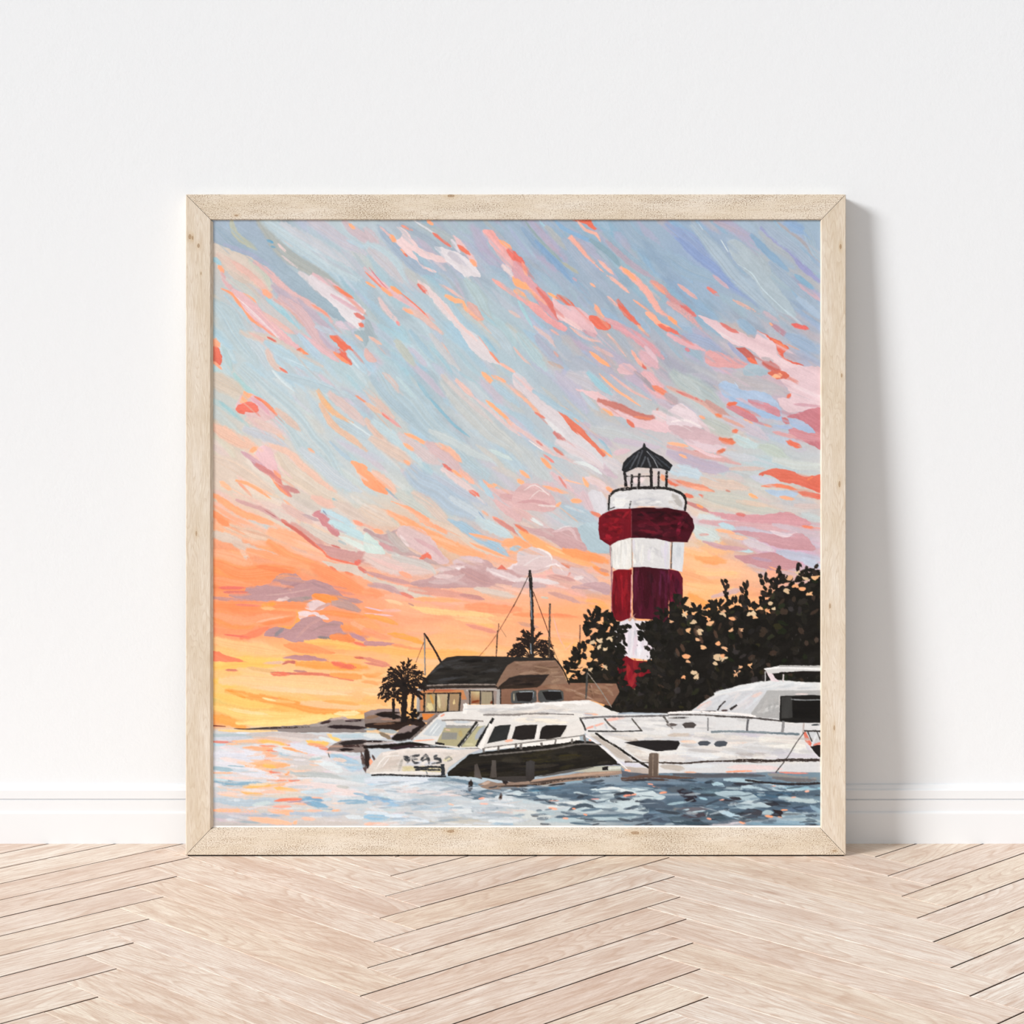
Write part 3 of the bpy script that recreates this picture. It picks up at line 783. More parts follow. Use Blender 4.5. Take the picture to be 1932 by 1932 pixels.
(400, 700): """
r BFCFD4 330 : 400,0 900,500 1300,1000 1700,1450
r C8D3D6 120 : 560,150 1000,620 1400,1060
r BACDD6 110 : 900,30 1300,160 1800,330
s D6E3E8 40 : 770,-10 880,100 1040,250
r AFD0D2 80 : 290,40 400,200 640,340
r D4C8BA 190 : 0,80 200,170 380,290
r BCCFD0 90 : 0,330 200,480 370,630
s A6CBD0 40 : 100,380 330,590
b E4C0C6/DFC0BE : 400,270 560,310 680,390 780,490 820,560 700,620 580,640 430,560 290,480
p FFB58C : 400,250 520,300 450,350 440,400 350,400
b F08070/E87866 : 290,480 380,400 480,390 560,430 580,510 510,525 430,510 390,550
s E0B0BC 50 : 480,330 640,440 740,560
s EE8468 36 : 530,315 680,400 830,555
s FF9F78 16 : 600,340 720,430 830,560
r DDC6BA 90 : 820,480 1090,730
r E8C4B0 64 : 750,740 910,860
r C7CBD2 130 : 400,730 700,850 960,980
r E0C6BE 110 : 430,600 700,720 880,800
r ECC3AE 170 : 0,740 300,870 580,1010
s FFB58A 60 : 490,1030 570,975
b EAC8CC/E6BCC0 : 590,960 690,940 780,1040 800,1140 830,1240 860,1330 740,1290 620,1190 540,1100
s D0A8B2 60 : 390,1030 560,1150 700,1270
s C79AA2 34 : 510,1150 620,1240 690,1260
r D08A88 60 : 560,1180 760,1300 870,1370
r DE8E84 80 : 800,1330 880,1460 1000,1580
s C9918F 64 : 900,1450 1110,1535
s FFA07C 26 : 730,1300 830,1450 970,1580
s F5A384 46 : 780,1250 870,1340
r DDCEBF 220 : 840,1080 1100,1350 1700,1680
r E0CDBE 150 : 0,1100 400,1260 760,1500
r EBC6B4 90 : 690,940 1000,1050 1200,1240 1570,1510
s F5B796 44 : 1220,980 1295,1050
r EBBE9A 76 : 1340,240 1450,420 1600,560 1760,640
s F3BE8C 40 : 1420,360 1500,480
r E4C1AA 84 : 1370,410 1550,680 1750,850 1950,1020
r D8C4C0 120 : 1490,270 1700,450 1920,660
s EE9C80 28 : 1800,300 1950,405
s D6E2E6 18 : 1690,610 1950,785
r BBCBD3 90 : 1550,580 1750,720 1950,860
r B3C8D6 70 : 1490,890 1760,1150
b FFAE84/FFA680 : 1740,1130 1850,1150 1950,1210 1950,1440 1860,1340 1800,1230
r C6CFD6 130 : 1150,1000 1500,1280 1850,1500
r FFB488 46 : 310,1375 450,1410 580,1480 730,1600
s F5AE92 34 : 330,1390 430,1490 510,1570
s FFC09A 64 : 90,1400 240,1490
r FFAC80 90 : 0,1560 200,1670 500,1820 780,1940
r F9B494 50 : 0,1680 300,1850 600,1940
r FF9B6C 90 : 0,1770 150,1880 270,1960
r D6ABA8 54 : 310,1610 560,1700 760,1820 920,1920
s B9787A 14 : 650,1740 810,1840
r D97868 44 : 870,1870 970,1950
s FFAE86 28 : 900,1620 1110,1790
r E0C0B8 120 : 880,1690 1250,1900
s C4ABAE 40 : 1130,1800 1350,1880
b D08E94 : 1250,1810 1320,1750 1390,1760 1460,1830 1570,1950 1400,1950 1340,1850
r BFD8E2 100 : 1390,1740 1600,1840 1790,1960
s 8FA0B8 16 : 1395,1750 1445,1810
r EBC4B6 110 : 1280,1590 1560,1690
s A3C4CC 26 : 1515,1595 1575,1635
s FFA68C 54 : 1780,1880 1900,1940
r DAC9BE 130 : 1560,1640 1950,1880
""",
(690, 700): """
r B4C7D0 330 : 200,30 600,450 1000,850 1500,1300
r AFC3CE 110 : 60,80 400,460 800,800
s BBD0D6 60 : 380,80 620,360
s 8FB9CB 36 : 770,310 950,500 1120,680 1310,830
s 9FC0CE 50 : 640,130 800,360
r C4C9C9 250 : 1000,130 1500,650 1950,1120
r D0C9C8 60 : 960,60 1300,380 1600,640
r DCC4BA 90 : -10,210 150,380 360,580
s E3A9A6 42 : 190,510 450,710
s EE8C7C 18 : 200,530 300,610
s E3C3B0 54 : -10,390 200,530
s D3C3BF 64 : 210,40 340,140 410,270
r DEC0B0 90 : -10,590 120,760 290,910
s D6E2E8 16 : -10,770 60,810
r C0D2D8 140 : 90,610 400,860 700,1190
r D3C5C6 140 : 430,790 600,960 800,1120 920,1180
s FFB58C 46 : 490,780 640,850 800,950
s FFB690 46 : 470,910 590,1000
r D4BABC 170 : 750,920 1000,1100 1190,1290
s F0BBA2 76 : 880,920 1050,1010 1200,1150
s E07E74 42 : 960,1170 1110,1300
s FFB58C 42 : 1080,1250 1200,1340
s F0B9A4 70 : 1180,1250 1340,1410
r DCC8BC 150 : 70,850 300,1000 560,1160
s FFB28C 40 : 480,1125 560,1180
b FFAD82/FFA47C : -10,1230 100,1320 200,1410 270,1490 275,1550 180,1530 60,1480 -10,1400
r EBC6B4 100 : 90,1260 300,1400 430,1610
d A3B5BF 26 : 250,1470 440,1640
r C8CCC6 140 : 410,1540 700,1750 1000,1950
c FFAF8B 140 : 1000,2000 700,1850 520,1720 350,1640
s FFB089 64 : 160,1735 400,1830 680,1950
r D9C8BD 150 : 630,1510 900,1760 1090,1960
s EBC3B0 40 : 650,1500 830,1600
r DCCABC 220 : -10,1720 300,1920
r B4C4D2 240 : 560,1230 900,1500 1400,1900
r BBC3D0 100 : 850,1300 1250,1560 1500,1700
r DFCDCC 84 : 950,1240 1180,1400 1390,1550
s E8806F 56 : 1290,1505 1410,1580
s D9D0D0 24 : 1380,1570 1500,1680
p F2BBA6 : 1460,1360 1520,1390 1560,1430 1530,1490 1490,1440
s FFB78C 60 : 1510,1450 1640,1440
b DEBCBC/DDB8B8 : 1480,1480 1700,1480 1950,1560 1950,1890 1750,1800 1640,1680
r D3A9AB 84 : 1700,1570 1950,1640
s FFB78C 64 : 1475,20 1610,160
s FFB690 44 : 1590,55 1770,140
r E8C5BC 64 : 1140,110 1350,310
s DECACA 44 : 1330,300 1600,520 1950,820
s FFB58A 44 : 1510,360 1700,520 1810,610
s E8C3BA 54 : 1770,590 1950,760
r C6D0D2 110 : 810,750 1200,950 1570,1130
s CAD9D8 50 : 1550,990 1830,1125
r D3BFC4 64 : 1830,170 1950,310
s F5A088 50 : 1590,1845 1760,1945
s E8B8A0 30 : 1455,1765 1535,1825
r C4D0D9 90 : 1070,1590 1510,1910
r B9D0DC 70 : 1420,1380 1600,1620
s 94AAC4 16 : 1410,1770 1550,1940
r B3C9D6 90 : 1600,150 1932,420
""",
(970, 700): """
r C6C4CC 150 : 700,20 1000,200 1260,380
b DED2D6/D8DADE : -10,20 110,70 230,210 420,360 520,460 620,580 760,740 900,860 1050,1010 1100,1100 1110,1200 1000,1180 820,1100 700,1040 600,900 500,750 380,600 250,480 150,330 -10,180
s F0BBA2 44 : 10,220 180,390 340,570
s E58A78 28 : 250,510 380,590
s E8CBCB 40 : -10,50 250,260 500,450
s E3E2E4 50 : 380,600 620,830
p E37F68 : 510,460 600,520 700,600 830,700 960,850 1090,990 1150,1060 1110,1080 960,920 720,740 620,600
s E6D8D8 10 : 780,770 960,930
s FFB68F 50 : 510,410 680,510 870,665
s FFB78C 26 : 1080,980 1230,1095
r C3BAC8 120 : 850,620 1050,780 1210,960
r AFC6D3 80 : 240,230 600,480 880,620
s A3C3D3 44 : 1060,850 1220,1060
b E7C5C7/E5C4CA : 760,230 920,250 1050,270 1250,400 1400,480 1560,600 1720,600 1950,640 1950,770 1700,740 1500,690 1400,610 1200,540 1080,490 1010,370
s FFB486 54 : 1080,480 1230,555
r C98076 80 : 1070,380 1350,480 1560,560 1740,560 1800,460
s E08A70 30 : 1490,570 1720,600
s E07A66 50 : 1400,610 1490,700
r A3C9D6 80 : 910,30 1080,190 1210,310
r BCC9D3 60 : 850,280 1000,440 1080,500
s FFB894 32 : 1060,40 1280,250 1420,340 1580,440
s E3BBB5 34 : 1200,40 1450,240 1720,360
r E4B6BB 170 : 1600,10 1800,200 1960,330
r A9A0A8 54 : 1500,0 1650,130 1770,240
s EE8F74 64 : 1740,180 1950,300
r E6CFD2 130 : 1740,500 1950,610
r C4C9CC 160 : 1010,690 1400,850 1720,950
r C9BFCB 90 : 1250,870 1820,980
r D9BFC6 70 : 1250,1050 1450,1010
r D4CED2 110 : 1120,1130 1350,1220
r CDBAC4 80 : 900,1180 1300,1330
r E0C4C2 72 : -10,670 200,820 400,990 600,1080 760,1165
s EFE3DE 16 : 180,870 360,1000
s DB9088 28 : 270,870 350,940
s D88474 40 : 480,960 610,1060
d CF8580 64 : 490,770 650,920
r DDD2D6 130 : 510,900 800,1020 1090,1230
s EE8C84 30 : 360,1050 490,1150
s FFAE80 50 : 330,1090 450,1220
s DDE4E6 46 : 730,1145 900,1180 1090,1300
s FFB58C 44 : 70,1250 190,1340
s FFB78A 54 : 40,1365 120,1410
r C3CBCE 150 : 40,950 250,1180 420,1350
b DDBABA/DAB2B2 : 90,1430 240,1410 380,1460 470,1560 530,1680 460,1760 280,1760 -10,1700 -10,1540
s EBDCDA 14 : 120,1500 260,1430 440,1570
s E8D8D6 12 : 180,1620 310,1500 450,1560
s E5D2D0 30 : 290,1690 530,1700
s D0A2A4 40 : 40,1660 240,1640 440,1680
s FFB68C 34 : 515,1700 575,1645
r DFC2C6 70 : 450,1270 600,1400 720,1500
s FFB88C 46 : 850,1345 915,1470
s FFBFA0 16 : 610,1360 870,1430
s E0948C 28 : 550,1320 650,1470
s FFB590 46 : 350,1440 660,1530
s FFB488 54 : 700,1620 840,1640
r E4CECD 84 : 880,1360 1100,1450 1200,1510
s FFAE84 54 : 1150,1465 1240,1510
b D8D6DC : 960,1500 1080,1520 1160,1620 1140,1780 1080,1800 1000,1740 920,1620
r D8C0C6 84 : 840,1530 1010,1790
s E58C74 44 : 950,1775 1100,1825
r B3C4CF 170 : 560,1700 900,1830 1070,1930
s C4D2DA 30 : 620,1690 900,1780
r DDB8B5 80 : -10,1740 220,1890
s E0E6E6 34 : 210,1850 360,1940
""",
(1260, 700): """
r B4BFC0 230 : 80,0 400,250 660,410
r B9C3C4 90 : 150,40 400,270
r BDB9BE 150 : 640,80 1100,160 1450,220
b A9C0DC/AEC0D8 : 630,170 720,130 860,180 920,240 1100,250 1250,290 1360,390 1430,530 1300,500 1100,430 900,340 780,350 680,290
r A6BFDD 84 : 780,320 1100,500 1380,580 1480,680
s C3D3E6 12 : 830,140 880,200
b CF919B : 1000,350 1120,370 1300,430 1400,520 1380,570 1200,500 1050,430
b D08E98/CC868E : 730,450 850,440 1060,540 1120,640 1000,610 860,540
b DFC4CA/E0C6CC : 1430,-20 1950,-20 1950,480 1780,480 1560,520 1440,480 1370,340 1530,340 1500,230 1410,110
s E8D3D8 40 : 1560,180 1920,330
s D3A8B2 40 : 1580,420 1900,440
b C9828B/C57E87 : 1490,580 1640,520 1950,490 1950,970 1800,930 1600,820 1500,740 1600,720 1800,760 1700,640
r D2939A 140 : 1520,770 1950,860
s D8A6A8 50 : 1300,760 1600,840
b A9BDD8 : 1490,600 1600,600 1720,650 1840,770 1700,760 1560,700
r ABBCD8 50 : 1300,690 1540,720
s D07B7A 60 : 1420,590 1500,660
b DD7762 : 1250,10 1440,0 1510,70 1440,105 1340,90
s FFBE94 60 : 1310,60 1430,45
s E8775F 44 : 1500,340 1545,290
s E8785E 50 : 740,415 870,390
r D9AFA6 56 : -10,190 300,330 480,430 640,560 740,590
d D98078 32 : 110,255 430,380
s F08A62 54 : 590,535 720,580
r C79E98 76 : 460,370 640,480 760,550
r B9AAB0 110 : -10,290 140,410
b E4D4D9/E0D0D6 : 20,480 140,410 280,490 370,570 430,710 250,700 -10,680 -10,500
s EFE3E4 30 : 40,640 220,620 400,690
b D2B6BC/D4B6BC : -10,690 200,690 400,720 560,800 680,850 660,920 440,920 240,880 80,790
r E0CAD0 100 : 230,890 500,970 720,950
r E8805F 76 : 640,840 760,880 890,860
s C97A62 34 : 750,850 900,850 1040,895
s EE8366 54 : 795,760 870,740
r BDC2BD 160 : 470,580 810,780
s D8C4C8 50 : 380,600 520,760
s F5AE8C 36 : 390,560 460,590
s F5B592 28 : 1190,665 1290,695
s F5B592 24 : 940,600 1060,660
r CBC2CC 130 : 690,560 1000,700 1210,860
s E07F62 54 : 590,1030 715,980
r C6D8DA 110 : 830,810 1000,900 1120,960
r BFCAC2 150 : 1130,950 1520,1100
r C9CDD3 110 : 700,1030 1100,1110
r CDD4D2 110 : 1300,1120 1932,1210
s E8775E 60 : 1480,880 1680,950
s FFBA96 44 : -10,910 250,955
s CF8A80 40 : 320,1005 480,1070
r D9AEAC 84 : -10,960 300,1050 600,1080 920,1170
s E8C8CC 40 : 240,920 500,1050 680,1080
r C1B5C5 150 : -10,1060 300,1150 790,1240
s FFB690 32 : 140,1055 240,1095
r C6D6E0 120 : -10,1230 300,1260 440,1340
r E89A80 74 : -10,1360 200,1400 420,1450 560,1500
r E27A62 76 : -10,1370 140,1405
s FFAE92 34 : 280,1450 540,1500
r DAC5B8 130 : 400,1330 700,1430 1020,1510
r D5C0B9 60 : 780,1230 1200,1230
b E07762/DD705E : 1130,1300 1250,1240 1330,1220 1560,1260 1680,1320 1800,1320 1950,1310 1950,1540 1760,1480 1600,1420 1440,1400 1340,1340 1220,1300 1170,1330
s EE8660 24 : 1740,1370 1810,1330
s C8CCD8 90 : 1050,1340 1420,1420
s EE8A6A 44 : 1180,1450 1420,1440 1620,1485
b B3C6DB : 1200,1490 1400,1500 1600,1500 1630,1540 1560,1590 1350,1570
s E07A68 64 : 1640,1510 1950,1610
s F5B490 46 : 1410,1580 1590,1605
b FFB482 : 1010,1540 1060,1540 1125,1590 1100,1610 1040,1590
s E58470 50 : 380,1545 500,1590 700,1608
s CF8E80 24 : 720,1500 780,1520
s E88068 60 : 190,1545 300,1580
r C9C9C0 180 : 440,1540 900,1670 1400,1770
r DCC8B8 60 : 850,1640 1300,1700
r C98C88 54 : 230,1655 380,1710 510,1770
s F5A070 34 : 350,1675 430,1715
b D39CA2/D09AA2 : 500,1770 700,1790 850,1800 1000,1810 1250,1800 1480,1770 1650,1830 1760,1950 1000,1950 700,1870
s D97E78 44 : 840,1795 960,1815
r D1D8D8 150 : 370,1820 680,1930
s C4D6E0 70 : 620,1890 900,1932
r D0C0BC 70 : 1600,1680 1932,1720
r C3CCCE 90 : 1700,1800 1932,1880
""",
(400, 980): """
r FF9966 190 : 0,560 400,640 900,660 1060,700
r FF9E70 130 : 0,780 500,820
r FFAF88 130 : 0,400 500,530
r DDCABB 110 : 0,140 300,260 440,460
r E4C5AF 130 : 190,60 700,260
s E0B49C 30 : 250,90 500,160 720,220
r DDC3B3 100 : 290,280 600,420 920,505
s CFCDCA 54 : 470,0 760,130
r D4CEC5 110 : 770,70 1070,260
r FFB791 170 : 700,150 1100,290 1470,480
s FFC2A6 40 : 1000,250 1300,370 1440,450
r FFA472 120 : 690,280 1000,500 1420,610
r FFA87C 100 : 450,380 900,530 1250,650
r FF9B6E 190 : 1250,620 1600,760 1950,920
s FF9060 60 : 560,580 1000,680
s FF9B6C 64 : 100,-10 220,70
s FFB08A 60 : 560,10 760,50
r DAAAA1 120 : 990,70 1280,230 1460,370
s D3776B 46 : 870,10 1050,130 1200,250 1390,395
b CE9C9B/CFA09A : 1290,300 1450,330 1700,390 1950,410 1950,510 1840,540 1700,530 1500,480 1400,390
s EE8068 26 : 1280,295 1400,400 1500,490 1840,565
s E8796C 64 : 1790,545 1870,510
b CC8A8E : 1350,-10 1480,-10 1600,120 1580,220 1500,170 1420,70
r D9CCC2 110 : 1120,60 1500,260 1800,380
s CF7F78 24 : 1500,320 1620,360
r C3DDE3 120 : 1500,10 1750,160 1950,270
s DCE6E0 76 : 1610,220 1950,385
s 8FB4C0 26 : 1590,265 1690,315
b DDCEC0/DCCAC0 : 1380,520 1500,540 1700,560 1860,600 1950,690 1950,725 1800,700 1680,660 1550,640
s EE8A6A 32 : 1480,590 1570,650
s EE8A6A 34 : 1670,655 1780,695
s DD8072 44 : 1840,590 1950,660
b BE9698/BB9395 : 230,960 260,910 400,900 450,840 640,830 760,770 850,690 1040,680 1160,760 1300,760 1480,820 1640,960 1560,970 1400,930 1260,960 1240,1010 1000,1030 800,1020 650,1030 400,1000
s CBA5A2 18 : 680,950 1000,920 1270,870
s C69C98 40 : 800,790 1000,900
s B0888C 30 : 900,880 1150,780
s AF8C90 30 : 1250,800 1500,900
s DFA07E@.7 60 : 800,740 960,700
s A3938F 40 : 950,1010 1250,985
s E8CFCA 44 : 810,1010 970,985
s E8776A 40 : 90,860 420,855
s DF8072 40 : 150,915 450,915
r CF9990 56 : 0,985 300,1020 620,1040
b FF9A55 : 1260,950 1340,930 1550,970 1640,1050 1500,1070 1340,1010
s BE9695 64 : 1550,975 1700,1010 1890,1035
r BE9C96 120 : 1530,1080 1700,1090 1860,1150
b E8CFCF : 1160,1100 1280,1010 1440,1060 1380,1130 1250,1140
s CFA59E 40 : 1300,1140 1500,1060
r FF9663 130 : 0,1090 500,1090 1190,1100
s FFA24F 54 : 610,1085 790,1055
s FFB982 44 : 620,1110 790,1120
s EE8A74 30 : 300,1070 620,1080
r FFA277 110 : 0,1200 400,1250 1000,1220
s FFB592 30 : 560,1290 980,1215
r FF9360 60 : 600,1340 900,1270 1060,1190
r FFA85C 90 : 1075,1160 1080,1260 1000,1370 860,1370
b ECD5D5 : 1080,1160 1200,1150 1360,1180 1470,1250 1380,1250 1260,1190 1130,1260
r FF9860 74 : 1360,1180 1950,1230
b BE9798/BC9498 : 650,1440 720,1370 860,1350 980,1380 1060,1310 1150,1230 1330,1215 1420,1290 1540,1270 1640,1290 1640,1390 1720,1460 1700,1510 1500,1500 1330,1490 1150,1540 1000,1530 900,1490 700,1470
s C69C9A 40 : 1050,1480 1200,1330 1380,1250
s B08E8E 30 : 1250,1400 1420,1330 1600,1330
s 958B90 44 : 800,1470 900,1370
s 8F8486 34 : 1320,1475 1490,1505
r FF8A68 90 : 360,1460 720,1390
s EE7C68 24 : 150,1440 460,1470
b EE8E58 : 1480,1460 1560,1430 1720,1450 1800,1520 1650,1560 1520,1540
r FF9A60 90 : 1630,1360 1950,1500
s FFB088 60 : 1750,1300 1950,1390
s C09098 54 : 1740,1440 1950,1530
s EE7F64 34 : 1780,1545 1950,1590
r FFC58C 120 : 0,1500 400,1580 900,1660
r FFC070 90 : 1150,1530 1500,1570 1950,1640
b FF9F6A : 900,1570 1150,1540 1350,1600 1560,1680 1300,1690 1050,1660
r FFC86E 140 : 0,1810 600,1790 950,1740
s E8B880 44 : 450,1860 800,1910
b FF8A66 : -10,1650 80,1660 200,1710 400,1780 250,1790 -10,1765
r FFB874 70 : 950,1700 1500,1730 1950,1760
b C08E90 : 890,1740 1060,1705 1250,1710 1400,1750 1470,1780 1300,1775 1100,1765
s C97468 40 : 880,1815 950,1780 1070,1795
r FFA85C 100 : 1050,1800 1500,1840 1950,1860
s EE7B62 64 : 1500,1795 1650,1840 1810,1860
s CF7060 28 : 1790,1730 1940,1748
s D3786A 30 : 170,1885 330,1900
s C9786A 30 : 740,1920 1110,1940
s C08A80 26 : 1020,1897 1190,1912
s E8BCA0 40 : 640,1805 910,1785
""",
(690, 980): """
s FFAF83 130 : 380,-10 750,170 1000,330 1480,460
s FFBE9A 40 : 800,200 1150,340
r DCC9BA 100 : 830,10 1100,150 1400,330 1710,480
r C3D4DA 120 : 1380,20 1820,230
s A9C4D6 110 : 1060,10 1350,180 1600,330 1760,445
s FFB188 34 : 1290,170 1500,220 1720,290
s FFB188 40 : 1300,280 1500,370 1750,480
r FFB083 110 : 1700,310 1950,270
s D39088 50 : 1610,0 1800,110 1950,200
r B3C9D6 60 : 1810,370 1940,340
b C0A4A6/C2A8A6 : -10,110 180,190 350,140 440,90 380,170 480,330 560,390 700,460 930,540 920,560 760,550 680,480 500,450 330,440 230,370 160,270 -10,160
s C3B6B2 120 : 260,160 380,290 540,390
s D0A0A2 60 : 160,300 330,400
s FFB08A 54 : 90,130 210,170
b DEC4C3/DDC0C2 : 390,170 440,90 560,80 720,130 850,260 900,350 980,450 1050,520 950,560 780,470 540,340
s E8D6D6 40 : 430,200 540,340
s D6B0B4 50 : 620,230 860,380 980,500
s E87B66 56 : 680,490 770,450 820,495
r DFC8C2 180 : -10,440 400,580 860,660
r CEC8C4 90 : 330,450 780,590 880,680
s E8C6C0 60 : 80,480 500,640
b D0E1DB : -10,170 90,230 160,300 240,430 -10,400
s FFAE92 54 : 420,650 570,725
s CF9F9C 54 : -10,640 200,710 580,805
r DACCBF 104 : -10,700 400,860 950,990
b CAABAC/C49E9E : 560,800 780,740 880,690 1000,610 1150,550 1260,480 1380,465 1530,520 1640,600 1780,630 1950,660 1950,840 1660,800 1500,860 1200,850 900,870 700,860
r E0C8C6 54 : 870,710 1120,720
r D9C2C2 54 : 900,630 1260,590
s F0E4E6 44 : 1140,610 1260,620
r DAC1C4 90 : 1120,540 1300,500 1490,540
r C09A9A 120 : 1230,650 1450,760 1620,800
s CFB4B4 60 : 800,780 1050,770 1250,700
r DDCACC 90 : 1540,640 1950,770
s EADCDC 24 : 1560,650 1900,790
p DD7A68 : 1640,620 1700,565 1780,630
b E4D5D8 : 1770,610 1880,550 1950,520 1950,650 1850,640
r DFA293 90 : 560,860 900,900 1300,960
s C9938F 54 : 1190,940 1490,995
s FFB282 60 : 620,980 1200,1010
s DCCBC0 74 : 1380,870 1600,900 1890,965
r C9A5A5 84 : 40,810 250,840 470,935
s E58C7C 44 : 440,915 610,975
r FF9F75 110 : -10,890 240,960
s FFCB90 84 : 590,1075 900,1150 1300,1190 1620,1215
s C9988A 20 : 535,1045 610,1080
s FFC9A0 44 : 260,1015 480,1065
s FF9D6C 64 : -20,1130 220,1160
s E4C8D4 18 : -10,1100 220,1150
s EBC4C8 18 : -10,1180 350,1210
r FFA077 120 : 1270,1090 1950,1130
s FFA860 60 : -10,1205 200,1240 410,1310
s FFA955 70 : 300,1435 520,1470 740,1550
r FFA27C 84 : -10,1390 320,1510
b C49090 : -10,1530 150,1530 360,1550 300,1580 120,1590 -10,1580
s FF9F70 64 : 340,1580 600,1630 920,1650
s E59A84 50 : 1250,1325 1400,1370 1650,1425
s FFBF7E 60 : 1340,1275 1620,1360
s FFC792 80 : 1100,1240 1600,1300
s FFB970 110 : -10,1640 600,1680 1500,1680
s E0937C 54 : -10,1745 310,1850
s D98C78 30 : -10,1800 260,1855
s FFC080 70 : 300,1740 700,1830
""",
(970, 980): """
b B5C9D2/B3C8D2 : 780,110 1050,40 1190,340 1190,420 920,400 850,250
b CDAAAB/C9A4A6 : -10,40 180,100 450,110 520,130 700,90 800,130 840,250 915,370 890,400 760,400 600,360 450,260 250,180 80,130
s D8BCBE 40 : 480,150 700,110 800,250
s E0E5E6 18 : 190,-5 340,75
s E3D8DA 14 : 540,130 620,90 720,80
s E88468 44 : 10,70 170,170
s C6CDD0 30 : -10,110 160,300
s FFB27C 130 : 60,150 350,300 700,480 1020,610
r FF9F68 130 : 640,380 900,470 1190,540
s FFC28E 30 : 400,320 640,440
r FFAE80 90 : -10,230 200,340
b DECDCD/D9C4C4 : 40,430 120,370 260,350 400,410 470,480 470,570 400,640 250,680 80,660 40,600
s F0E6E4 26 : 290,355 440,430 478,530
s E3D6D6 20 : 90,600 300,470 440,470
s D2B8B8 30 : 60,640 260,660 420,600
r D8BFBF 120 : -10,610 200,690
b DFC5C4 : 480,490 560,540 620,560 720,630 690,700 560,690 480,650
s EFE5E5 18 : 370,610 520,560 610,660
s DE8C72 50 : 580,555 800,660 1010,775
s E09080 26 : 740,620 670,710
r D6BAB9 150 : 690,660 900,760 1110,880
s E8D9D7 50 : 750,750 870,730
s F0E6E4 14 : 790,850 960,870
b C5A3A6 : 960,790 1190,810 1200,920 1140,950 980,880 780,870 710,850
s E4D7D7 64 : -10,760 300,775 550,815
r CBAFB0 84 : -10,820 400,850
s CF9F9A 54 : 420,715 750,775
s FF9E68 64 : 990,610 1190,700
s CF9A8A 40 : 1070,635 1190,655
r FFB070 130 : 930,1010 1180,1090
s D3A49A 60 : 430,930 650,990 820,1045
s D3C9B8 26 : 335,982 425,992
r FF9E70 60 : -10,1190 700,1210
s FF9468 34 : 290,1185 790,1225
s B9978A@.6 50 : 40,1290 310,1345
s FFB88E 80 : 250,1400 800,1480
s E8B5A5 14 : 480,1200 560,1480 640,1620
s E8B5A8 12 : 640,1640 740,1540
""",
(1260, 980): """
r D6AEB3 90 : 390,20 1000,80 1930,120
r C7BFCC 84 : 840,110 1320,190
s C0D8E2 64 : 630,55 830,115
r CCB9C2 60 : 1320,60 1900,180
s EE8C70 34 : 1680,80 1830,105
s FFBC96 40 : 590,125 830,170
r CDD7D5 190 : 330,110 650,250
s E2D0D6 60 : 1290,140 1480,210 1610,160
b CB9DA5/C8989F : 800,140 1000,150 1240,170 1480,230 1600,170 1720,200 1800,300 1840,390 1600,380 1400,360 1200,290 1050,230
s F5BE9E 54 : 750,190 1010,255
r D4C7CD 104 : 950,270 1310,380
r BDBFD0 110 : 1370,400 1932,500
s C0D8DE 44 : 790,365 1060,405
s D8A6A0 32 : 390,190 510,190
s CDA3A8 60 : 450,275 700,350 980,375
r FFAB72 104 : 350,450 720,530
r FFC392 84 : 210,360 540,440
r FFC590 60 : 350,655 900,690
r FFC28C 70 : 230,800 800,860
r FFA862 110 : 250,950 520,1110
s F8A85C 60 : 400,1020 540,1120
b C59499/C29096 : 820,450 1000,445 1250,410 1380,430 1500,500 1650,540 1650,590 1450,640 1250,630 1100,580 950,540
s B898A8 40 : 1050,480 1300,520
s F0AA88 20 : 1260,590 1400,640
r D8B3AC 60 : 530,960 780,900 940,865
r F0AE92 130 : 1250,650 1470,780
r BEC6D8 90 : 1700,480 1932,600
""",
(400, 1270): """
s FFC868 120 : 0,60 300,120 700,100
r FFCB95 160 : 90,70 900,150 1750,170
s FFD2A4 60 : 500,180 1100,220 1700,260
r FFA75A 104 : 170,210 500,300 900,370 1300,480 1950,480
s FF9640 34 : 190,210 430,310
r FFCB74 100 : 0,250 400,360 760,430
r FFC796 104 : 1110,380 1400,410 1950,410
s FFB26A 44 : 1410,350 1700,370 1850,388
r FFCF80 110 : 0,420 600,530 1250,580
s FFD9A0 40 : 200,440 700,520
r FFA858 110 : 0,550 200,590 450,690
r FFD88C 76 : 300,610 900,630 1500,560
s FFE2A8 64 : 1540,520 1860,490
s EE8066 54 : 750,5 960,12
s DF8068 36 : 990,0 1400,12 1770,85
r FFA560 70 : 1500,10 1950,45
s FFE0A4 26 : 640,310 810,350
s F09060 14 : 740,300 840,320
""",
}
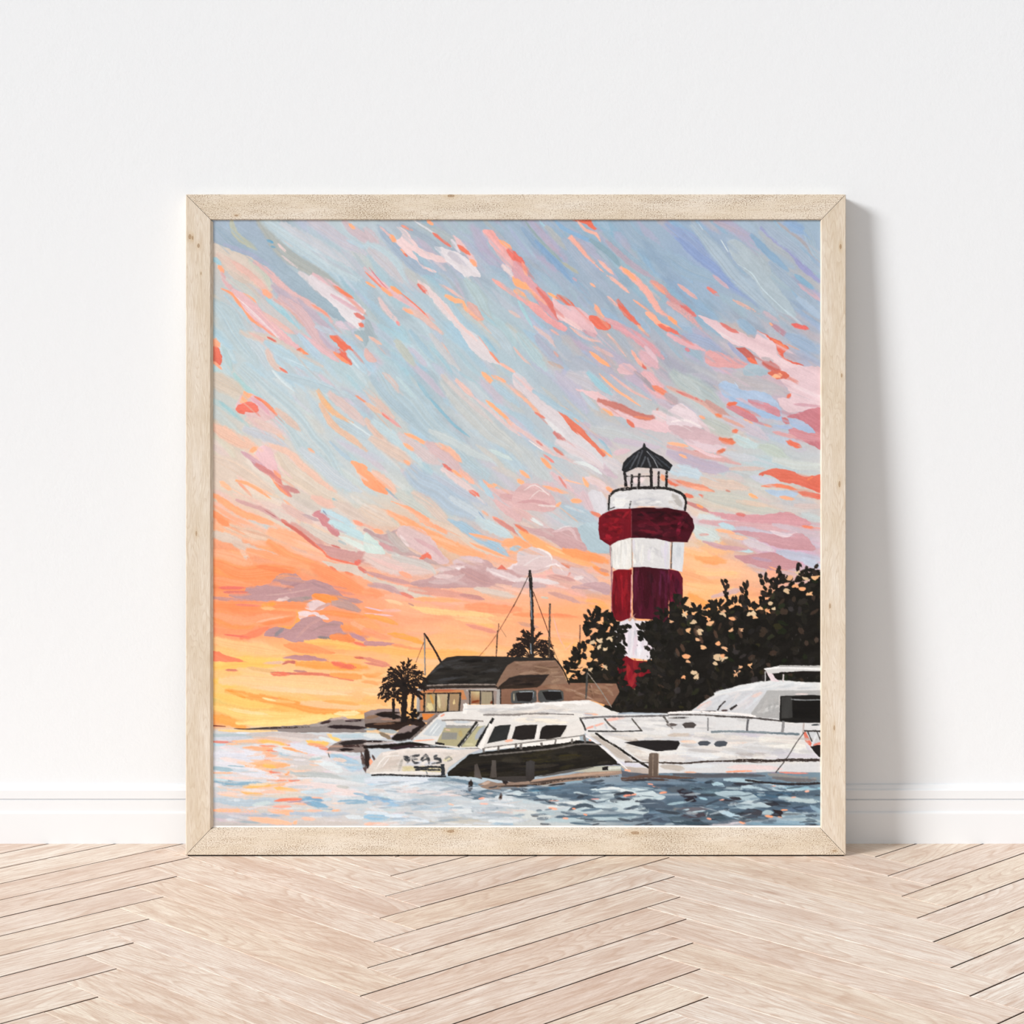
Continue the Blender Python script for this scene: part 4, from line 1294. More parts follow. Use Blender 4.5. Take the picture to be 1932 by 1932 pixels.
LOW_TILES = [
((690, 1270), """
r FFC48C 110 : -40,40 120,80 420,60
r FFCB98 130 : -40,200 120,230 420,220
r FFBB78 90 : -40,330 150,350 420,330
r FFC68C 110 : -40,430 200,440 600,420
s FFAE70 40 : -60,100 80,110 160,150
s FFB878 50 : 120,330 200,380 260,420
s FFA560 50 : -30,10 60,30 200,10
"""),
((400, 1270), """
p 8E8480/8A8280 : 340,695 700,672 1220,645 1400,600 1500,562 1940,570 1940,740 1400,742 1000,745 600,715
s A39A98 40 : 1230,660 1450,640
s B8A4A4 34 : 1490,590 1640,560 1720,590
d 3A2E2C 24 : 420,702 700,690 1220,675
s 3A2A2A 32 : 1360,635 1490,605
s 2A2022 44 : 1460,675 1700,672 1950,682
d 2E2224 28 : 1680,600 1950,580
d 7A4038 16 : 0,655 170,665
d 4A3A30 14 : 280,690 480,705
r F5CF95 34 : 80,712 400,724 820,728
r B5C4CB 64 : 0,770 400,790 800,770
s DDE4EC 26 : 300,745 480,750
r C9C0BE 64 : 440,775 1000,780 1470,795
r D9D0CC 50 : 700,800 1200,840
s E0C4B4 50 : 500,800 1010,860
r C9CFDA 54 : 0,815 260,820 460,800
s E08C80 30 : -10,850 150,860 340,858
s F5C09A 64 : 180,890 560,862 920,895
s FFC070 46 : 580,855 890,895
s F09878 26 : 590,912 830,915
s F5B48C 54 : 390,940 870,975
s EE8A70 22 : 680,970 860,982
s FFAE78 46 : 880,935 1100,960 1190,1000
s EE7A60 22 : 1090,945 1170,980
s E8907A 16 : 930,900 1110,910
s FFC870 74 : 1180,840 1300,880 1480,858
s FFD080 44 : 1450,760 1560,820 1620,830
s F0A87C 44 : 1190,880 1420,910
s E8846A 40 : 1270,915 1480,945
s E0705C 14 : 1230,933 1300,930
p FFAB7E : 245,1025 330,1050 440,1060 400,1100 280,1092
s F5B898 60 : 600,1060 820,1010
d E8907A 18 : 650,1088 840,1080
s F8BC98 44 : 600,1020 760,1000
r FFB682 90 : 430,1150 700,1130 960,1140
s FFBE6C 50 : 630,1140 790,1175
r FFAE84 94 : 480,1210 750,1240 1000,1285
s EE8266 40 : 710,1225 890,1265
s FFA468 30 : 880,1280 980,1230
d EE9A7A 28 : 690,1335 1120,1340
s EE8468 22 : 970,1350 1115,1335
r FFB58C 60 : 680,1385 1010,1370
r DCDEE8 130 : 0,1000 300,1020 640,1050
s E8DCE0 60 : 100,920 400,990
r E2E2EA 104 : 0,1110 400,1190 820,1290
s EBDDDB 50 : 100,1060 450,1120
s EBD3CC 44 : 60,1310 500,1310
s A3BFCC 54 : -10,1185 260,1205
s A3BFCC 16 : 200,1155 420,1170
d F5BF9C 22 : -10,1250 350,1245
r 8FB0C4 70 : 40,1350 300,1370 690,1365
r 86ACC2 50 : 130,1390 420,1395
s C6DDE6 30 : 0,1330 200,1340
r FFC173 60 : 400,1410 620,1395 830,1385
s FFC27C 50 : 780,1430 1080,1480
s FFBE7C 50 : 370,1480 650,1520
r F0C8B4 50 : 490,1465 920,1500
r CCD2D6 70 : 0,1450 250,1470
s E8D0C8 60 : 60,1510 330,1500
r CDC9C9 104 : 840,1060 1200,1100 1320,1160
s A9C3D0 44 : 840,1005 980,1015
r DDE0EB 104 : 980,890 1300,960 1460,1005
r DAE0E6 50 : 760,960 1050,1000
r B9CCD6 44 : 1520,780 1932,790
r DCE6EA 44 : 1350,800 1560,860
r A9C6DA 160 : 1520,1010 1700,1100 1880,1140
s E0CFC6 54 : 1520,1070 1690,1090
b DDE7EB : 1280,1110 1400,1090 1560,1140 1640,1200 1620,1250 1500,1230 1360,1150
s B5C9CC 34 : 1220,1080 1380,1060
r BCC2C2 80 : 990,1230 1300,1270 1670,1320
s F0CDB8 32 : 1000,1222 1250,1215
s D2CCC6 54 : 900,1190 1300,1170
s A8ADA8 22 : 1050,1280 1420,1330
r E8DAD9 124 : 940,1390 1400,1430 1930,1500
r DDE0E3 64 : 1090,1310 1500,1350 1930,1380
s BFC4C0 34 : 1560,1410 1720,1430
r CADCE6 60 : 1130,1500 1480,1460
r 86AFCB 84 : 1110,1580 1250,1630 1490,1680
s 7FA9C8 40 : 1140,1560 1400,1590
s C6D6E0 40 : 1390,1580 1500,1570
s F0B8A0 18 : 1250,1560 1390,1562
r 93B5CC 54 : 1580,1600 1940,1600
s 9DBBD0 30 : 1780,1500 1940,1530
r B5C6D3 100 : 0,1590 500,1620 1010,1600
s C6D5D8 60 : 530,1650 760,1630
s F08468 42 : 800,1605 950,1590 1130,1588
s B99AA8 20 : 950,1620 1160,1610
s F5BFA0 24 : 1030,1640 1190,1650
s EEB0A0 34 : 765,1680 1000,1680
d FFBC98 44 : -10,1720 350,1718 590,1735
r FFBB98 64 : 730,1720 900,1750 1130,1775
r B9BEC8 64 : 0,1790 600,1800 920,1780
s 9FB4C8 30 : 620,1760 860,1790
r FFC0A0 64 : 470,1820 750,1850 1010,1885
s FFBE98 40 : 1030,1880 1100,1860
r C4BEBC 64 : 0,1880 700,1915
s A8B5BC 30 : 300,1850 620,1880
r B5C3D3 70 : 1000,1770 1720,1750
s F5BFA0 30 : 1500,1720 1620,1710
s E8C4B4 30 : 1200,1720 1390,1720
r CFC8C4 80 : 1100,1870 1830,1870
s F0C4B0 40 : 1140,1820 1300,1835
s DAE3E9 54 : 1680,1790 1900,1810
p 8A7E7A/857874 : 1440,975 1470,930 1520,890 1620,840 1940,830 1940,990 1750,992 1560,975
s 2A2424 54 : 1610,875 1950,850
d 3A2A28 30 : 1650,912 1950,903
p 2A2222 : 1595,950 1660,938 1750,945 1795,962 1720,972 1640,972
s 5A4A48 40 : 1880,980 1930,1240
d 6A6A66 14 : 1460,990 1480,1060
"""),
((690, 1270), """
r D5DEE8 100 : -10,1320 400,1350 1000,1340
r CBD6DE 150 : -10,1420 500,1450 1000,1500
r C0CCD4 150 : 300,1560 800,1600 1300,1620
r C4CFD6 150 : 900,1560 1400,1650 1932,1650
s DCE6EE 74 : 290,1400 500,1425 680,1390
s DDE6EE 44 : 470,1390 650,1380
b D6E0E8 : 840,1400 1000,1420 1150,1440 1150,1465 1090,1475 900,1440
r 6F8798 64 : 930,1340 1200,1360 1440,1390
s 8FA3B0 50 : 780,1340 1100,1320
p 5F7484 : 1060,1500 1200,1470 1400,1480 1560,1450 1740,1480 1640,1540 1600,1580 1500,1560 1420,1590 1330,1580 1200,1540
s BFCEDA 60 : 1140,1420 1410,1430
r 8FB4D3 80 : -10,1540 200,1580 470,1640
s 9FC0DA 50 : 60,1600 420,1660
s C9D8E2 60 : -10,1480 300,1500
r DDD0D0 54 : 380,1470 800,1510 1190,1540
s F0C8B4 22 : 1040,1640 1110,1655
s F5A890 26 : 1420,1580 1500,1565
s F0C0B4 24 : 1440,1640 1540,1640
r 9AA9B5 54 : 510,1650 700,1650 940,1610
s B0BEC8 50 : 700,1600 1100,1590
r B9CBD8 84 : 590,1700 1210,1720
r 9CC3DC 76 : -10,1790 280,1800
s D8E4EE 40 : -10,1740 250,1750 290,1800
r D8E4EE 60 : 240,1770 500,1800 830,1875
s C4D3E2 40 : 330,1830 600,1850
b DBE3E7 : 1080,1680 1200,1650 1330,1720 1320,1780 1230,1790 1120,1750
s E0E6E6 22 : 680,1755 960,1745
r C6C4BC 90 : 830,1860 1200,1850 1550,1885
s DEE6EA 74 : 1540,1855 1950,1840
s C9DCE6 54 : 1740,1500 1950,1500
s D3DEE4 60 : 1630,1560 1950,1590
s E2E8EC 26 : 1580,1640 1932,1680
r B3BFC8 60 : 1190,1790 1720,1800
s 8E9CA8 20 : 1330,1730 1560,1770
s 8E9CA8 16 : 1540,1690 1720,1690
d D8C8C4 30 : 1400,1750 1932,1750
s F0C3B0 54 : -10,1890 290,1905
s A8C0D0 40 : 1560,1890 1932,1900
s 3A4650 14 : 1750,1530 1932,1535
"""),
((970, 1270), """
r 5C7081 190 : 0,1530 700,1500 1300,1480 1950,1480
r 5C7081 140 : 1400,1640 1950,1720
s 3F7EA0 34 : 180,1465 520,1445
b C6D6DC : -10,1480 100,1480 190,1525 150,1540 -10,1530
r C0CFD6 90 : -10,1600 200,1640 480,1690
s C0CFD6 54 : 290,1540 600,1590
b C9D9DE/BFD0D6 : 730,1500 900,1470 1100,1440 1400,1430 1700,1460 1780,1510 1900,1560 1700,1610 1600,1640 1690,1720 1600,1770 1400,1750 1200,1720 1000,1760 760,1740 500,1720 400,1660 700,1600 1000,1590 1080,1560 900,1530
s 5A6E80 60 : 820,1490 1080,1510
s 55697A 60 : 560,1560 1050,1575
r C3CDD3 100 : -10,1660 400,1700 800,1660
s D8E0E2 64 : 420,1680 640,1650 850,1630
s DDE6E8 54 : 1090,1450 1500,1460
s A8BAC4 64 : 900,1600 1300,1680
p 3E4650 : 1240,1520 1400,1478 1500,1490 1525,1530 1400,1550 1470,1580 1350,1598 1260,1575
s 8FA6B4 40 : 1300,1550 1500,1560
s EE9A84 34 : 1360,1545 1460,1535
s F0A890 24 : 1460,1535 1530,1520
s 4A5864 50 : 650,1760 760,1690 900,1660 1020,1695
s 6A8090 30 : 840,1730 1100,1700
r D3DADA 100 : -10,1750 250,1770 460,1810
s B0C2CA 30 : -10,1780 90,1800
r C6CCCC 84 : -10,1880 400,1905
r B3C8D0 64 : 410,1850 900,1840 1520,1800
s 5A7080 32 : 510,1810 1000,1790 1600,1778
s 5A7080 24 : 700,1880 1000,1900
r 4F5E6E 120 : 1600,1650 1950,1700
r 4A5666 84 : 1630,1800 1950,1840
s 6E869A 24 : 1680,1760 1860,1740
s F5B59C 26 : 430,1690 540,1710
s F5B59C 24 : 600,1820 680,1825
s F0A080 22 : 870,1770 920,1780
s F0A080 20 : 720,1700 770,1705
s F0A890 14 : 430,1598 560,1600
s EEA8A0 12 : 960,1580 1070,1578
s F0A080 28 : 1820,1510 1920,1490
s E0A090 22 : 1730,1420 1830,1440
s E0A090 18 : 1670,1390 1740,1400
s D8C0B8 16 : 0,1725 160,1715
s 7E94A4 40 : 1100,1395 1700,1360
s 8AA0AE 30 : 1500,1430 1900,1480
"""),
((1260, 1270), """
r 4E6070 200 : 0,1450 900,1420 1950,1500
r 53687A 200 : 0,1640 900,1640 1950,1640
r 50626F 160 : 0,1790 600,1790 1200,1800
r 55606A 84 : 0,1450 240,1470
s 2E2A32 110 : 120,1480 320,1550
s 2A2830 44 : 200,1590 340,1600
r 5A7280 100 : 280,1420 600,1500 730,1560
s 6F8A98 40 : 300,1430 560,1490
b A9C6D2 : 540,1350 620,1360 700,1400 690,1420 560,1405
r A9C3CF 54 : 690,1330 1000,1350 1320,1400
s 33323A 40 : 820,1380 1100,1410
r B5CDD8 74 : 920,1430 1200,1430 1700,1440
s 8AB6C8 40 : 1450,1430 1932,1440
b AFC6D0/A9BFC9 : 580,1500 760,1470 900,1480 1040,1500 1150,1580 1100,1600 900,1600 740,1560
p 4A6880 : 1060,1510 1200,1495 1400,1490 1580,1510 1480,1540 1300,1570 1140,1560
s 35343C 40 : 770,1555 920,1575
s 33323A 54 : 660,1590 880,1620
b BFD0D8/A9BFC9 : 820,1650 900,1620 1050,1600 1250,1620 1310,1660 1220,1690 1060,1700 900,1690
p 353840 : 1150,1610 1220,1585 1330,1600 1400,1650 1300,1670 1220,1640
s B5C8CE 60 : 1390,1560 1700,1590 1900,1610
s AFC6D0 40 : 1380,1550 1510,1530
b 3C3C44/44464E : 900,1760 980,1710 1100,1710 1185,1740 1130,1800 1020,1820 930,1800
p 2E282C : 1260,1790 1340,1740 1300,1710 1420,1720 1440,1750 1420,1800
b A9BFC8/B0C4CC : 1420,1770 1500,1740 1650,1760 1932,1860 1932,1900 1600,1860 1440,1810
b A9C0C8 : 1180,1760 1230,1715 1310,1730 1290,1780
r 5A7088 80 : 1480,1690 1932,1720
s 8AA6B8 50 : 1790,1660 1932,1750
s B3CEDC 64 : 630,1720 780,1770 930,1820
s 9AB5C0 32 : -10,1650 220,1615
s 9CC0D0 30 : 470,1665 630,1672
s 9CC0D0 26 : 380,1560 480,1580
s 6A6870 60 : 120,1720 500,1690
s 4A444C 60 : 150,1790 480,1770
s 40525E 60 : 480,1760 720,1820
s B0C6D0 20 : 170,1720 260,1705
s B0C6D0 18 : 300,1740 460,1720
s D8E0E0 20 : 470,1790 490,1740
r C6C4CC 60 : 560,1890 960,1860
r 7E9CAE 70 : 1000,1890 1950,1890
s 90AEC0 40 : 1300,1850 1932,1900
s 3A4C58 50 : 0,1860 520,1890
s F5B090 30 : 890,1860 970,1895
s F5A880 32 : 1210,1785 1310,1800
s F5A880 18 : 1410,1715 1500,1712
s F5A880 16 : 1370,1800 1430,1810
s F0B09A 30 : 1710,1480 1770,1470
s F0A890 22 : 470,1815 540,1830
s E0A898 18 : 630,1590 700,1580
s E0B0A0 18 : 1540,1560 1600,1550
s E0A898 14 : 1280,1420 1350,1410
d 2A2E38 20 : 540,1830 680,1850
"""),
]
ITEM_TILES = [
# ---- masts, stays and the palms ------------------------------------------------
((690, 980), """
l 6A6664 17 : 737,1440 745,1950
l 9AA4AC 6 : 735,1520 740,1930
l 2A2220 24 : 735,1432 830,1580 945,1790
l 6A4438 7 : 728,1545 630,1790
l 3A302A 15 : 1655,1400 1634,1770
l 5A4038 9 : 1668,1310 1660,1420
l 6A4236 8 : 1940,930 1800,1180 1670,1400
l 9A6248 9 : 1670,1400 1560,1560 1430,1710
l A8785C 6 : 1670,1330 1760,1470
"""),
((970, 980), """
l 2A2624 34 : 196,640 200,760
l 2A2624 42 : 200,740 220,1100 224,1740
l 7A8694 13 : 200,890 218,1250
l 8A96A0 12 : 204,1560 210,1680
l 33261F 9 : 190,680 90,890 -10,1090
l 4A3026 9 : 240,915 330,1150 432,1430
l 4A4038 24 : 446,1060 440,1400 436,1740
l 7A6A64 10 : 450,1080 444,1330
l 8A6048 7 : 440,1480 510,1680 600,1880
l 7A5A4A 17 : 824,1330 818,1660
"""),
((970, 1270), """
l 4A4A48 26 : 912,-10 898,315
l 8E867C 13 : 925,0 1080,210 1215,420
"""),
]
HOUSE = [
((0, 0), """
x 3A302A : 789,1297 806,1276 834,1248 843,1241 863,1238 938,1239 1046,1243 1062,1272 1072,1291 1070,1296 940,1302 790,1300
x 9A8A82/94847C : 789,1298 937,1297 944,1328 879,1328 877,1347 835,1347 822,1363 790,1363
x 8A6654/7E5C4A : 941,1300 1013,1296 1025,1290 1068,1288 1162,1289 1168,1305 1152,1332 1130,1326 1118,1320 1100,1321 1010,1328 941,1330
x 7E6252/8A6E5C : 970,1246 1045,1242 1052,1246 1063,1270 1071,1289 1020,1293 1034,1273 985,1272 960,1278 939,1297 934,1293 944,1275 957,1254
l 9A7E6A 2 : 972,1250 1044,1247
l 5E4636 1.6 : 975,1262 1052,1258
l A08672 2 : 1042,1276 1062,1276
l 6E5442 2 : 980,1268 1055,1265
x 2B2826/262320 : 789,1296 800,1281 806,1275 820,1259 833,1247 842,1240 863,1236.5 938,1238 1046,1241 1050,1245 970,1247 957,1255 944,1275 935,1293 860,1293 800,1294
l 1E1A18 2.4 : 1046,1242 1056,1254 1066,1272 1073,1290
s 3C3C3E 5 : 812,1272 830,1258 858,1252
s 3A3A3C 4 : 815,1284 850,1280 880,1278
s 343230 5 : 850,1262 890,1258 925,1258
s 1A1816 5 : 870,1246 900,1248 935,1246
s 1C1A18 4 : 805,1290 860,1287 930,1285
x 2C2422/30261F : 938,1297 948,1288 960,1279 985,1273.5 1036,1271.5 1026,1284 1013,1296.5 970,1299
s 3E322C 3 : 950,1294 985,1288 1018,1284
l 8A7F78 2.6 : 806,1293 860,1291 934,1291
l 241F1D 2.4 : 790,1298 870,1296.5 937,1295.5
l B0ACA8 3 : 880,1302 925,1300 940,1303
l A3A09E 8 : 941,1301 940,1328
l 26201E 2.4 : 944,1299 944,1327
l A8A5A2 5 : 789,1300 788,1360
d C4C2C0 2 : 788,1299 786,1330
x C58558 : 792,1303 818,1300 874,1301 880,1319 871,1320 868,1308 804,1309 801,1340 793,1341
x D9823F : 796,1346 821,1346 805,1358 798,1357
s B5694A 4 : 804,1303 860,1302
x A8946E/B5A684 : 803,1309 821,1309 821,1341 803,1341
x B8A686/A9946E : 824,1309 844,1309 843,1342 824,1342
x A58A68/9E8468 : 848,1309 866,1308 865,1340 848,1340
p DCCB98 : 806,1325 814,1326 818,1338 811,1341 805,1333
s C8944A 5 : 812,1311 818,1328
s D5C6A0 5 : 827,1312 830,1335
s B8A080 6 : 836,1312 838,1338
p E3CB96 : 857,1318 859,1326 855,1329 853,1326
x C9B98E/8E5A3C : 888,1303 905,1303 904,1327 888,1327
s 7A3A22 4 : 889,1325 904,1322
x 9C9078 : 908,1304 928,1304 928,1328 908,1328
s 6A3420 4 : 925,1327 930,1322
l 2A2622 3.6 : 800.5,1310 800,1342
l 2A2622 3.4 : 822.5,1308 822,1342
l 2A2622 3.4 : 846.5,1308 844,1341
l 2A2622 3.4 : 868.5,1307 866,1341
l 2A2622 2.4 : 798,1308 868,1307
l 241F1C 2.6 : 792,1343.5 872,1342
l 2A2622 2.6 : 886,1302 886,1328
l 2A2622 2.2 : 906,1303 906,1328
l 2A2622 2.4 : 929,1304 930,1328
l 3A322E 2 : 884,1302.5 930,1304
l 5A4A40 1.4 : 822,1298 816,1308
x 50524F/4A4C4E : 963,1308 967,1303 980,1301 1005,1301 1011,1304 1012,1322 1006,1326 970,1327 964,1325
x 50524F/4A4C4E : 1014,1308 1018,1302 1035,1300 1056,1301 1062,1304 1063,1321 1056,1323 1020,1325 1015,1320
x 201C1C : 972,1307 985,1304 1004,1306 1006,1316 1000,1323 976,1322
x 1C1A1A : 1022,1305 1040,1303 1057,1305 1060,1318 1046,1321 1030,1320
l B0A890 2 : 969,1309 969,1321
l 9AA4AA 1.6 : 980,1305 1004,1304
l 8E9CA8 1.4 : 1006,1306 1005,1316
l 8A94A0 1.4 : 1035,1303 1055,1303
l B08A78 2 : 1012.8,1302 1013,1326
s 5E4636 3 : 1110,1292 1117,1316
s A88A78 3 : 1075,1300 1120,1320
l A88C7C 1.4 : 1115,1293 1119,1312
s 9A7C68 5 : 1140,1296 1155,1312
"""),
((690, 1270), """
p 9A8A88/7A6A62 : -20,500 60,460 200,445 420,440 450,600 0,640 -20,600
s 8A6E58 40 : 0,560 160,540
s 1E1614 60 : 120,520 440,565
s 2A1E1A 26 : 180,500 430,500
d A08070 24 : 190,580 440,590
p 2A1E1A : -10,630 200,620 450,600 560,560 640,570 720,600 760,640 700,690 560,640 470,690 380,720 150,710 -10,670
s 6A5040 26 : 100,640 360,630
b 8A7C7A : 370,770 430,700 520,655 640,655 700,690 560,760 420,790
s 231A18 70 : 560,770 650,720 730,680
s 1E1614 90 : 320,810 480,790 600,760
s A9B4B8 44 : 160,715 390,740
r 9AA6AC 30 : -10,700 140,700
r DDE2E2 54 : -10,770 230,800
s 8A7A66 44 : 170,745 310,820
r B3ACAA 36 : -10,880 340,850
d 2A2020 24 : -10,850 250,850
r 1E1816 54 : -10,920 300,905 560,890 1000,890
s 33242A 40 : 300,940 620,900
l 2A2624 18 : 560,930 1000,925 1440,938
r 2E2422 66 : 18,950 22,1180
s F5A888 40 : 60,1070 70,1180
s 5A4A48 26 : 80,1020 120,1100
"""),
]
